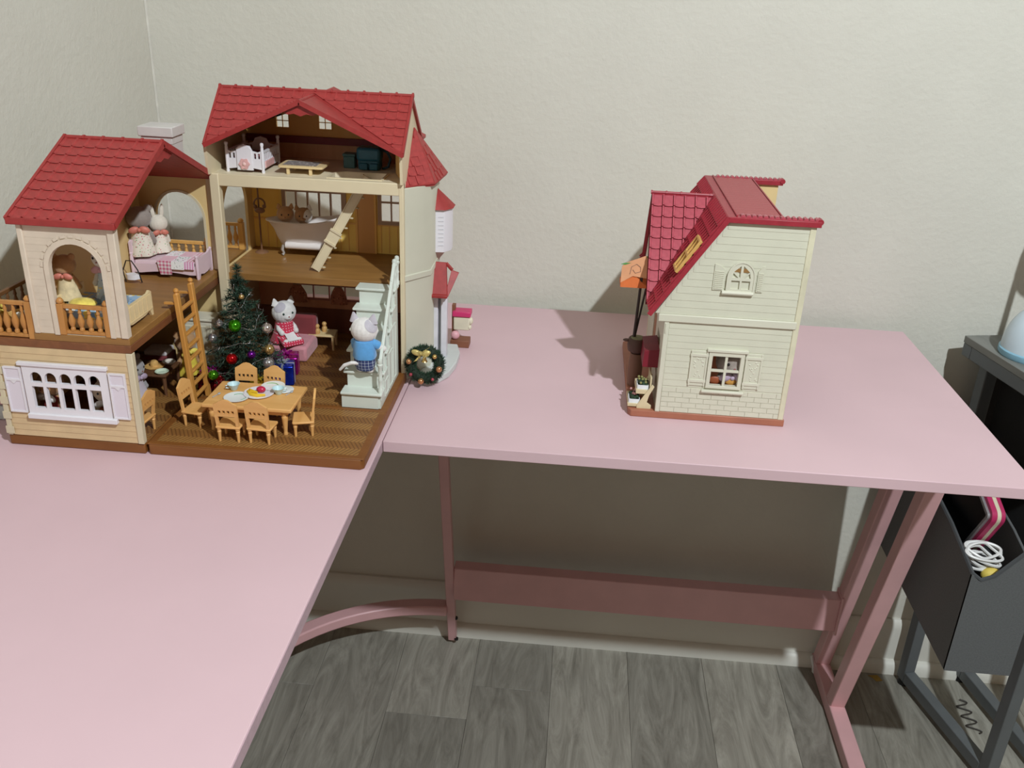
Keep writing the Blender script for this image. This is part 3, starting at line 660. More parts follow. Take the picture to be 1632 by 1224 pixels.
part('side_window', MB().slab([rect(-0.071, -0.031, 0.188, 0.245)] + [rect(-0.0655+k*0.0157, -0.0655+k*0.0157+0.0137, z0_, z0_+hh) for k in range(2) for z0_, hh in ((0.1935, 0.0265), (0.2225, 0.017))], (0, HY1-0.0022, 0), (1,0,0), (0,0,1), (0, 0.0035, 0)), GREYBROWN, mh)
part('chair_rail', MB().box(HX0+0.004, HX1-0.004, HY1-0.0015, HY1, 0.186, 0.1885), OCHRED, mh)
pm = mesh('panel_batten', MB().box(-0.0006, 0.0006, -0.0008, 0, 0.1455, 0.186), OCHRED)
for k in range(20): piece('panel_batten', pm, bw, (HX0+0.012+k*0.0122, HY1, 0))
part('door', MB().box(-0.101, -0.076, HY1-0.002, HY1, 0.144, 0.232), wood('door_tan', (216, 160, 96), (226, 172, 110), 0.5, 30, 2), mh, 0.0005)
part('door_frame', MB().slab([rect(-0.104, -0.073, 0.144, 0.236), rect(-0.101, -0.076, 0.1441, 0.232)], (0, HY1-0.003, 0), (1,0,0), (0,0,1), (0, 0.003, 0)), OCHRED, mh)
part('left_wall_first', MB().slab([rect(HY0, HY1, 0.144, 0.272), arch(0.206, 0.296, 0.1445, 0.216, 0.042, 16)], (HX0, 0, 0), (0,1,0), (0,0,1), (0.004, 0, 0)), INC, mh)
AH = [(-0.106, 0.192), (-0.038, 0.192), (-0.038, 0.232), (-0.094, 0.232), (-0.106, 0.222)]
part('attic_floor', MB().slab([[(HX0, HY0), (HX1, HY0), (HX1, HY1), (HX0, HY1)], AH], (0,0,0.272), (1,0,0), (0,1,0), (0,0,0.007)), M('attic_floor_cream', (228, 214, 184), 0.5), mh)
part('front_beam', MB().box(HX0+0.012, HX1-0.0055, HY0-0.0055, HY0+0.002, 0.263, 0.2793), CREAM, mh, 0.001)
part('stair_trim', MB().slab([[(p[0]+(0.003 if i in (1, 2) else -0.003), p[1]+(0.003 if i in (2, 3) else -0.003)) for i, p in enumerate(AH)], AH], (0,0,0.279), (1,0,0), (0,1,0), (0,0,0.0012)), CREAM, mh)
part('front_post', MB().box(HX0, HX0+0.0125, HY0-0.007, HY0+0.005, 0.0135, 0.2795), CREAM, mh, 0.0012)
part('front_post', MB().box(HX1-0.006, HX1, HY0-0.006, HY0+0.004, 0.0135, 0.2795), CREAM, mh, 0.001)
# attic
PKX, PKZ, EVZ, EVY, RGY, RGZ = -0.131, 0.378, 0.3195, 0.160, 0.231, 0.382
part('attic_back_wall', MB().slab([[(HX0, 0.279), (HX1, 0.279), (HX1, 0.317), (PKX, PKZ-0.004), (HX0, 0.317)], rect(-0.214, -0.196, 0.320, 0.340), rect(-0.153, -0.134, 0.320, 0.340)], (0, HY1, 0), (1,0,0), (0,0,1), (0, 0.004, 0)), OCHRED, mh)
for xw in (-0.205, -0.1435):
    part('attic_window', MB().slab([arch(xw-0.0105, xw+0.0105, 0.319, 0.336, 0.005, 8)] + [rect(xw-0.0088+k*0.0092, xw-0.0088+k*0.0092+0.0084, z0_, z0_+0.0085) for k in range(2) for z0_ in (0.3205, 0.330)], (0, HY1-0.001, 0), (1,0,0), (0,0,1), (0, 0.0025, 0)), OCHRED, mh)
part('attic_band', MB().box(HX0+0.004, HX1-0.004, HY1-0.006, HY1, 0.300, 0.3095), M('maroon_band', (120, 26, 36), 0.5), mh)
part('attic_panelling', MB().box(HX0+0.004, HX1-0.004, HY1-0.002, HY1, 0.279, 0.300), wood('attic_brown', (200, 152, 110), (212, 164, 122), 0.6, 60, 2), mh)
gab = [(HY0-0.012, 0.279), (HY1, 0.279), (HY1, 0.312), (RGY, RGZ-0.006), (EVY+0.008, EVZ-0.002)]
part('gable_wall', MB().slab([gab], (HX0, 0, 0), (0,1,0), (0,0,1), (0.004, 0, 0)), CREAM, mh)
part('gable_wall', MB().slab([gab], (HX1-0.003, 0, 0), (0,1,0), (0,0,1), (0.0035, 0, 0)), CREAM, mh)
part('attic_corner_panel', MB().hexa([(HX1-0.003, HY0, 0.2795), (HX1-0.0025, HY0+0.001, 0.2795), (-0.028, 0.245, 0.2795), (-0.0285, 0.244, 0.2795), (HX1-0.003, HY0, 0.316), (HX1-0.0025, HY0+0.001, 0.316), (-0.028, 0.245, 0.345), (-0.0285, 0.244, 0.345)]), OCHRED, mh)
# roof
RLX0, RLX1 = -0.2575, -0.0015
rr_ = thing; sl = Vector((0, RGY-EVY, RGZ-EVZ)); L = sl.length; kf = (PKZ-EVZ)/(RGZ-EVZ); GD = kf*(RGY-EVY); vp = L*kf
rf = part('roof', MB().slab([[(RLX0, 0), (PKX, vp), (RLX1, 0), (RLX1, L), (RLX0, L)]], (0, EVY, EVZ), (1,0,0), sl.normalized(), Vector((0, 0.0032, -0.0036))), ROOF, mh)
part('rear_slope', MB().slab([[(RLX0, 0), (PKX, vp), (RLX1, 0), (RLX1, L), (RLX0, L)]], (0, 2*RGY-EVY, EVZ), (1,0,0), Vector((0, -(RGY-EVY), RGZ-EVZ)).normalized(), Vector((0, -0.0032, -0.0036))), ROOF, rf)
for xa in (RLX0, RLX1):
    mb = MB().slab([[(0, 0), (1, 0), (1, 1)]], (xa, EVY, EVZ), Vector((PKX-xa, 0, PKZ-EVZ)), Vector((0, GD, 0)), (0, 0, -0.0035))
    part('cross_gable', mb, ROOF, rf)
    part('verge_board', MB().bar((xa, EVY, EVZ-0.0015), (PKX, EVY, PKZ-0.0015), 0.0035, 0.0058, (0,0,1)), ROOF, rf)
part('rear_cross_gable', MB().slab([[(RLX0, EVZ), (PKX, PKZ), (RLX1, EVZ), (RLX1, EVZ-0.004), (PKX, PKZ-0.004), (RLX0, EVZ-0.004)]], (0, 0.240, 0), (1,0,0), (0,0,1), (0, 0.085, 0)), ROOF, rf)
part('gable_crest', MB().slab([[(PKX-0.026, PKZ-0.0125), (PKX, PKZ-0.0015), (PKX+0.026, PKZ-0.0125), (PKX+0.016, PKZ-0.0175), (PKX+0.008, PKZ-0.016), (PKX, PKZ-0.019), (PKX-0.008, PKZ-0.016), (PKX-0.016, PKZ-0.0175)]], (0, EVY+0.003, 0), (1,0,0), (0,0,1), (0, 0.0015, 0)), ROOF, rf)
part('ridge_cap', MB().tube([(RLX0-0.001, RGY, RGZ), (RLX1+0.001, RGY, RGZ)], 0.0024, 8).tube([(PKX, EVY-0.001, PKZ-0.0005), (PKX, EVY+GD, PKZ-0.0005)], 0.0022, 8), ROOF, rf)
for k in range(13): piece('ridge_knob', rs, rf, (RLX0 + 0.0005 + k*(RLX1-RLX0-0.001)/12, RGY, RGZ+0.0006))
for xa in (RLX0+0.001, RLX1-0.001): part('verge_strip', MB().bar((xa, EVY, EVZ+0.001), (xa, RGY, RGZ+0.001), 0.003, 0.004), ROOF, rf)
dg_ = Vector((PKX-RLX0, 0, PKZ-EVZ)); roof_tiles(rf, (RLX0, EVY+0.001, EVZ+0.0004), dg_, (0,1,0), [(0.004, 0.0), (dg_.length-0.002, 0.0), (dg_.length-0.002, GD-0.004)], 0.0141, 0.0120, ROOFT, t0=0.0012, t1=0.0004)
roof_tiles(rf, (0, EVY, EVZ), (1,0,0), sl, [(RLX0+0.0025, 0.0015), (PKX, vp+0.002), (PKX, L-0.0015), (RLX0+0.0025, L-0.0015)], 0.0141, 0.0134, ROOFT)
roof_tiles(rf, (0, EVY, EVZ), (1,0,0), sl, [(PKX, vp+0.002), (RLX1-0.0025, 0.0015), (RLX1-0.0025, L-0.0015), (PKX, L-0.0015)], 0.0141, 0.0134, ROOFT)
# tower on the right side
TOWC = M('tower_cream', (205, 203, 184), 0.45, var=0.015, vs_=20)
tw = part('tower_wall', MB().slab([[(HX1-0.0045, 0.1815), (0.0225, 0.221), (0.0225, 0.300), (HX1-0.0045, 0.330)]], (0,0,0.0), (1,0,0), (0,1,0), (0,0,0.2712)), TOWC, mh, 0.0008)
part('string_course', MB().slab([[(HX1-0.002, 0.181), (0.0237, 0.2205), (0.0237, 0.301), (HX1-0.002, 0.332)]], (0,0,0.1455), (1,0,0), (0,1,0), (0,0,0.009)), TOWC, tw, 0.0012)
ap = Vector((-0.0045, 0.250, 0.339)); rg = [Vector(p) for p in ((-0.0115, 0.188, 0.2725), (0.0275, 0.224, 0.2725), (0.0325, 0.302, 0.2725), (-0.0055, 0.338, 0.2725))]
trf = part('tower_roof', MB().add([tuple(p) for p in rg] + [tuple(p - Vector((0,0,0.003))) for p in rg] + [tuple(ap)], [(0,1,8),(1,2,8),(2,3,8),(3,0,8),(0,4,5,1),(1,5,6,2),(2,6,7,3),(3,7,4,0),(7,6,5,4)]), ROOF, mh)
part('tower_eave', MB().tube([tuple(p) for p in rg], 0.0016, 6), ROOF, trf)
part('hip_cap', MB().cyl(tuple(rg[1]), tuple(ap), 0.0014, 0.0012, 6).cyl(tuple(rg[2]), tuple(ap), 0.0014, 0.0012, 6), ROOF, trf)
for a, b in ((0, 1), (1, 2)):
    e = (rg[b]-rg[a]); le = e.length; e = e.normalized(); q = ap - rg[a]; ua = q.dot(e); va = (q - e*ua).length
    roof_tiles(trf, rg[a], e, q, [(0.001, 0.001), (le-0.001, 0.001), (ua, va-0.002)], 0.0125 if a == 0 else 0.0156, 0.0118, ROOFT, t0=0.0017, t1=0.0005, stag=0.25)
by = part('bay_window', MB().slab([[(0.022, 0.266), (0.0345, 0.268), (0.0425, 0.281), (0.0425, 0.299), (0.022, 0.299)]], (0,0,0.166), (1,0,0), (0,1,0), (0,0,0.062)), WHITE, mh, 0.0005)
bapx = (0.023, 0.283, 0.254); br_ = [(0.0215, 0.262, 0.2275), (0.036, 0.264, 0.2275), (0.0455, 0.279, 0.2275), (0.0455, 0.301, 0.2275), (0.0215, 0.303, 0.2275)]
part('bay_roof', MB().add(br_ + [bapx], [(0,1,5),(1,2,5),(2,3,5),(3,4,5),(4,0,5),(4,3,2,1,0)]), ROOF, by)
sm = mesh('bay_slat', MB().bar((0.026, 0.2668, 0), (0.0335, 0.2680, 0), 0.0008, 0.0012), M('slat_grey', (205, 203, 208), 0.4))
for k in range(8): piece('bay_slat', sm, by, (0, -0.0002, 0.176+k*0.0058))
part('bay_bracket', MB().add([(0.022, 0.270, 0.166), (0.022, 0.296, 0.166), (0.036, 0.283, 0.166), (0.022, 0.283, 0.148)], [(0,2,3),(2,1,3),(0,1,2),(1,0,3)]), M('bracket_rose', (198, 170, 156), 0.5), by)
# porch
po = part('porch_platform', MB().slab([[(0.012, 0.196), (0.040, 0.182), (0.052, 0.205), (0.058, 0.240), (0.058, 0.280), (0.050, 0.312), (0.012, 0.312)]], (0,0,0), (1,0,0), (0,1,0), (0,0,0.010)), M('platform_grey', (205, 208, 206), 0.45, var=0.02), mh, 0.0015)
for xa in (0.0195, 0.0325): part('porch_post', MB().box(xa, xa+0.0085, 0.255, 0.268, 0.010, 0.112), M('post_white', (214, 212, 218), 0.4), po, 0.0008)
part('porch_panel', MB().box(0.0225, 0.040, 0.266, 0.269, 0.010, 0.100), M('platform_grey'), po)
pr_ = part('porch_roof', MB().hexa([(0.006, 0.238, 0.110), (0.044, 0.240, 0.109), (0.044, 0.246, 0.109), (0.006, 0.246, 0.110), (0.018, 0.262, 0.154), (0.0385, 0.264, 0.153), (0.0385, 0.270, 0.151), (0.018, 0.270, 0.151)]), ROOF, po, 0.001)
part('porch_eave', MB().box(0.0055, 0.0445, 0.234, 0.241, 0.1085, 0.113), ROOF, pr_, 0.001)
part('porch_side_board', MB().hexa([(0.0395, 0.2425, 0.1085), (0.0445, 0.2430, 0.1085), (0.0445, 0.2460, 0.1085), (0.0395, 0.2455, 0.1085), (0.0465, 0.2600, 0.1430), (0.0570, 0.2620, 0.1390), (0.0570, 0.2650, 0.1390), (0.0465, 0.2630, 0.1430)]), ROOF, pr_, 0.0004)
part('porch_ridge', MB().bar((0.0380, 0.265, 0.1515), (0.0475, 0.2625, 0.1425), 0.004, 0.004), ROOF, pr_, 0.0005)
# ------------------------------------------------------------------ cream cottage on the right wing
IV = M('ivory_plastic', (213, 210, 191), 0.42, var=0.012, vs_=20)
IVB = M('ivory_board', (210, 208, 188), 0.45, var=0.012, vs_=40)
IVIN = M('ivory_inside', (232, 206, 150), 0.5, var=0.02)
TERRA = M('terracotta_base', (166, 104, 80), 0.5, var=0.05, vs_=30)
CY0, CY1, CX0, CX1 = 0.123, 0.372, 0.340, 0.506
ct = thing('dollhouse_cottage', 'cream clapboard dollhouse cottage with crimson mansard roof seen side-on', 'dollhouse', (0.42, 0.25, 0))
part('base', MB().slab([[(0.3085, CY0-0.002), (0.509, CY0-0.002), (0.509, CY1+0.003), (0.3085, CY1+0.003), (0.3045, CY1-0.001), (0.3045, CY0+0.004)]], (0,0,0), (1,0,0), (0,1,0), (0,0,0.0095)), TERRA, ct, 0.001)
LWX0, LWX1, LWZ0, LWZ1 = 0.4055, 0.4410, 0.0525, 0.0937
side_o = [(CX0, 0.0095), (CX1, 0.0095), (CX1, 0.268), (0.403, 0.268), (0.3265, 0.1465), (CX0, 0.1465)]
wl = part('side_wall', MB().slab([side_o, rect(LWX0, LWX1, LWZ0, LWZ1), rect(0.4175, 0.4375, 0.2045, 0.2105)], (0, CY0, 0), (1,0,0), (0,0,1), (0, 0.004, 0)), IV, ct)
siding(wl, CY0, 0.0475, 0.136, 0.00885, CX0+0.006, CX1-0.006, IVB, lambda z: (LWX0-0.002, LWX1+0.002) if LWZ0 < z < LWZ1 else None, proud=0.0006)
siding(wl, CY0, 0.1465, 0.2675, 0.00935, lambda z: 0.3265 + (z-0.1465)*(0.0765/0.1215), CX1-0.006, IVB, lambda z: (0.414, 0.441) if 0.2045 < z < 0.2105 else None, proud=0.0006)
bk = MB(); bw_, bh_ = 0.0185, 0.0066
for r in range(5):
    xx = CX0 + 0.006 - (bw_/2 if r % 2 else 0); z = 0.0102 + r*0.0072
    while xx < CX1-0.006:
        a, b = max(xx, CX0+0.006), min(xx+bw_-0.0006, CX1-0.006)
        if b - a > 0.002: bk.box(a, b, CY0-0.0007, CY0, z, z+bh_)
        xx += bw_
o = part('brick_courses', bk, IVB, wl); o['kind'] = 'stuff'
part('corner_strip', MB().box(CX0-0.0005, CX0+0.0055, CY0-0.002, CY0+0.003, 0.0095, 0.1375), IV, ct, 0.0008)
part('corner_strip', MB().box(CX1-0.006, CX1+0.0012, CY0-0.0018, CY0+0.0065, 0.0095, 0.268), M('ivory_edge', (216, 210, 182), 0.42), ct, 0.0008)
part('belt_course', MB().box(0.331, CX1-0.003, CY0-0.0032, CY0+0.001, 0.1362, 0.1462), IV, ct, 0.001)
part('latch', MB().box(CX0+0.0008, CX0+0.0024, CY0-0.0032, CY0-0.001, 0.121, 0.134), IV, ct, 0.0003)
# lower window
lf = part('window_frame', MB().slab([rect(LWX0-0.005, LWX1+0.005, LWZ0-0.004, LWZ1+0.006), rect(LWX0, LWX1, LWZ0, LWZ1)], (0, CY0-0.003, 0), (1,0,0), (0,0,1), (0, 0.004, 0)), IV, ct, 0.0005)
part('muntin', MB().box((LWX0+LWX1)/2-0.0016, (LWX0+LWX1)/2+0.0016, CY0-0.002, CY0+0.001, LWZ0, LWZ1).box(LWX0, LWX1, CY0-0.0017, CY0+0.0008, 0.0718, 0.075), IV, lf)
part('window_head', MB().box(0.3975, 0.4495, CY0-0.0045, CY0, 0.0995, 0.1035), IV, lf, 0.0006)
part('window_sill', MB().box(0.396, 0.4505, CY0-0.0055, CY0, 0.0425, 0.0462), IV, lf, 0.001)
for a, b in ((0.3778, 0.3995), (0.4475, 0.4688)):
    sh = part('shutter', MB().box(a, b, CY0-0.0018, CY0, 0.0505, 0.0995), IVB, ct, 0.0004)
    part('shutter_rail', MB().box(a-0.0006, b+0.0006, CY0-0.003, CY0-0.001, 0.0915, 0.0955).box(a-0.0006, b+0.0006, CY0-0.003, CY0-0.001, 0.0555, 0.0595).box(a, a+0.0022, CY0-0.0028, CY0-0.001, 0.0505, 0.0995).box(b-0.0022, b, CY0-0.0028, CY0-0.001, 0.0505, 0.0995), IV, sh, 0.0003)
    vn = MB(); random.seed(int(a*1000))
    for k in range(16):
        vn.ell((random.uniform(a+0.004, b-0.004), CY0-0.0019, random.uniform(0.062, 0.089)), (0.0016, 0.0006, 0.001), 6, 4, Matrix.Rotation(random.uniform(0, 3), 3, 'Y'))
    part('shutter_relief', vn, IV, sh)
# upper arched window
ucx = 0.4265
uf = part('arched_window', MB().slab([arch(ucx-0.0155, ucx+0.0155, 0.181, 0.1995, 0.0185, 12)] + [rect(ucx-0.0115, ucx-0.0012, 0.1845, 0.1955), rect(ucx+0.0012, ucx+0.0115, 0.1845, 0.1955)] + [[(ucx+sg*0.0015, 0.199), (ucx+sg*0.0115, 0.199), (ucx+sg*0.0095, 0.207), (ucx+sg*0.0015, 0.2145)] for sg in (-1, 1)], (0, CY0-0.0028, 0), (1,0,0), (0,0,1), (0, 0.003, 0)), IV, ct)
part('sunburst_bar', MB().bar((ucx, CY0-0.0015, 0.197), (ucx-0.0115, CY0-0.0015, 0.2075), 0.0016, 0.0016).bar((ucx, CY0-0.0015, 0.197), (ucx+0.0115, CY0-0.0015, 0.2075), 0.0016, 0.0016), IV, uf)
part('window_arch_trim', ring_arch(ucx-0.0155, ucx+0.0155, 0.1995, 0.0018, CY0-0.0036, 0.002, 0.0185, 0.181), IV, uf)
part('window_sill', MB().tube([(0.405, CY0-0.0025, 0.1795), (0.4435, CY0-0.0025, 0.1795)], 0.0028, 8), IV, uf)
for a, b, up in ((0.3930, 0.4065, 0), (0.4465, 0.4545, 1)):
    out = [(a, 0.1818), (b, 0.1818), (b, 0.2075), (b-(b-a)*0.35, 0.2125), (a, 0.2150)] if not up else [(a, 0.1818), (b, 0.1818), (b, 0.2150), (b-0.003, 0.2145), (a, 0.2085)]
    sh = part('louvre_shutter', MB().slab([out], (0, CY0-0.0018, 0), (1,0,0), (0,0,1), (0, 0.002, 0)), IVB, ct)
    lm = mesh('louvre', MB().box(a+0.0015, b-0.0015, -0.0007, 0, 0, 0.0011), IV)
    for k in range(10): piece('louvre', lm, sh, (0, CY0-0.0018, 0.1835+k*0.0024))
# other walls and floors
part('side_wall', MB().slab([side_o], (0, CY1-0.004, 0), (1,0,0), (0,0,1), (0, 0.004, 0)), IVIN, ct)
part('front_wall', MB().slab([rect(CY0+0.004, CY1-0.004, 0.0095, 0.1465), rect(0.16, 0.20, 0.045, 0.10), rect(0.23, 0.275, 0.0096, 0.105)], (CX0, 0, 0), (0,1,0), (0,0,1), (0.004, 0, 0)), IV, ct)
part('door', MB().box(CX0+0.001, CX0+0.003, 0.2305, 0.2745, 0.0096, 0.1045), wood('cottage_door', (150, 92, 54), (166, 106, 66), 0.5, 40, 2), ct)
part('upper_floor', MB().box(CX0, CX1-0.002, CY0+0.004, CY1-0.004, 0.1375, 0.1415), BROWNY, ct)
part('window_awning', MB().hexa([(0.3195, 0.150, 0.0600), (0.3405, 0.150, 0.0600), (0.3405, 0.205, 0.0600), (0.3195, 0.205, 0.0600), (0.3205, 0.150, 0.0830), (0.3405, 0.150, 0.0860), (0.3405, 0.205, 0.0860), (0.3205, 0.205, 0.0830)]), M('maroon_awning', (122, 22, 40), 0.5), ct, 0.0005)
# roof
mr = part('roof', MB().slab([[(0.3205, 0.1435), (0.3185, 0.1475), (0.4005, 0.2745), (0.4665, 0.2745), (0.4665, 0.2685), (0.4035, 0.2685)]], (0, CY0-0.0045, 0), (1,0,0), (0,0,1), (0, CY1-CY0+0.009, 0)), ROOF2, ct, 0.0006)
FT = M('roof_flat_ribbed', (168, 74, 78), 0.45, var=0.03, vs_=300)
fm = mesh('flat_shingle', MB().hexa([(0,0,0),(0.0128,0,0),(0.0128,0.0125,0),(0,0.0125,0),(0,0,0.0003),(0.0128,0,0.0012),(0.0128,0.0125,0.0012),(0,0.0125,0.0003)]), FT)
for i in range(4):
    for j in range(18): piece('flat_shingle', fm, mr, (0.4128+i*0.0130, 0.132+j*0.01285, 0.2745))
part('roof_curb', MB().box(0.4105, 0.4122, CY0, CY1, 0.2745, 0.2765).box(0.4655, 0.4675, 0.133, CY1-0.012, 0.2685, 0.2765), ROOF2, mr, 0.0004)
for ya, yb in ((CY0-0.0053, CY0+0.0085), (CY1-0.0085, CY1+0.0053)):
    part('roof_lip', MB().slab([[(0.402, ya), (0.5115, ya), (0.5115, yb), (0.480, yb), (0.466, yb+(0.010 if ya < 0.2 else -0.010)), (0.402, yb)]], (0,0,0.2675), (1,0,0), (0,1,0), (0,0,0.0068)), ROOF2, mr, 0.0006)
bmz = mesh('lip_tile', MB().tube([(0, -0.0045, 0), (0, 0.0045, 0)], 0.0031, 8), ROOF2T)
for ya in (CY0+0.0035, CY1-0.0035):
    for k in range(14): piece('lip_tile', bmz, mr, (0.4185+k*0.0068, ya, 0.2743))
    part('lip_end', MB().tube([(0.5105, ya-0.006, 0.2735), (0.5105, ya+0.006, 0.2735)], 0.0036, 8), ROOF2, mr)
sv = Vector((0.082, 0, 0.127)); SL = sv.length
for rg3 in ([(CY0-0.0025, 0.002), (0.165, 0.002), (0.2465, SL-0.001), (CY0-0.0025, SL-0.001)], [(0.331, 0.002), (CY1+0.0025, 0.002), (CY1+0.0025, SL-0.001), (0.2495, SL-0.001)]):
    roof_tiles(mr, (0.3185, 0, 0.1475), (0,1,0), sv, rg3, 0.0104, 0.0150, ROOF2, rib=0.0016, t0=0.0024, t1=0.0008)
part('verge_board', MB().bar((0.3185, CY0-0.0045, 0.1450), (0.4015, CY0-0.0045, 0.2725), 0.0030, 0.0060, (0,0,1)), ROOF2, mr)
# dormer with big pantiles
dr = part('dormer', MB().slab([[(0.165, 0.143), (0.248, 0.2715), (0.331, 0.143), (0.327, 0.143), (0.248, 0.2655), (0.169, 0.143)]], (0.3165, 0, 0), (0,1,0), (0,0,1), (0.004, 0, 0)), ROOF2, ct)
for sg in (1, -1):
    ye = 0.248 - sg*0.083; dv = Vector((0, sg*0.083, 0.1285)); DLn = dv.length
    part('dormer_slope', MB().slab([[(0.3165, 0), (0.3225, 0), (0.4035, DLn), (0.3165, DLn)]], (0, ye, 0.143), (1,0,0), dv.normalized(), Vector((0, sg*0.0022, -0.0014))), ROOF2, dr)
    roof_tiles(dr, (0, ye, 0.143), (1,0,0), dv, [(0.3172, 0.002), (0.4030, 0.002), (0.4030, DLn-0.003), (0.3172, DLn-0.003)], 0.01425, 0.0152, ROOF2T, rib=0.0030, t0=0.0030, t1=0.0006)
part('ridge_cap', MB().tube([(0.3155, 0.248, 0.2725), (0.4035, 0.248, 0.2725)], 0.0019, 8), ROOF2, dr)
rk = mesh('ridge_clip', MB().tube([(-0.001, 0, 0), (0.001, 0, 0)], 0.0027, 8), ROOF2)
for k in range(5): piece('ridge_clip', rk, dr, (0.3165+k*0.0195, 0.248, 0.2725))
part('dormer_wall', MB().slab([[(0.171, 0.1415), (0.325, 0.1415), (0.248, 0.262)]], (0.3215, 0, 0), (0,1,0), (0,0,1), (0.003, 0, 0)), IV, ct)
# wooden skylight on the slope
GOLDW = wood('skylight_wood', (206, 160, 88), (222, 176, 104), 0.45, 80, 1)
su = sv.normalized(); sn = Vector((-su.z, 0, su.x))
part('skylight', MB().slab([rect(0.1235, 0.1545, 0.0595, 0.1085), rect(0.1265, 0.1378, 0.0625, 0.0825), rect(0.1402, 0.1515, 0.0625, 0.0825), rect(0.1265, 0.1378, 0.0855, 0.1055), rect(0.1402, 0.1515, 0.0855, 0.1055)], Vector((0.3185, 0, 0.1475)) + sn*0.0028, (0,1,0), su, sn*0.0042), GOLDW, ct, 0.0004)
part('skylight_pane', MB().slab([rect(0.125, 0.153, 0.061, 0.107)], Vector((0.3185, 0, 0.1475)) + sn*0.0026, (0,1,0), su, sn*0.0014), M('amber_glass', (170, 112, 36), 0.3), ct)

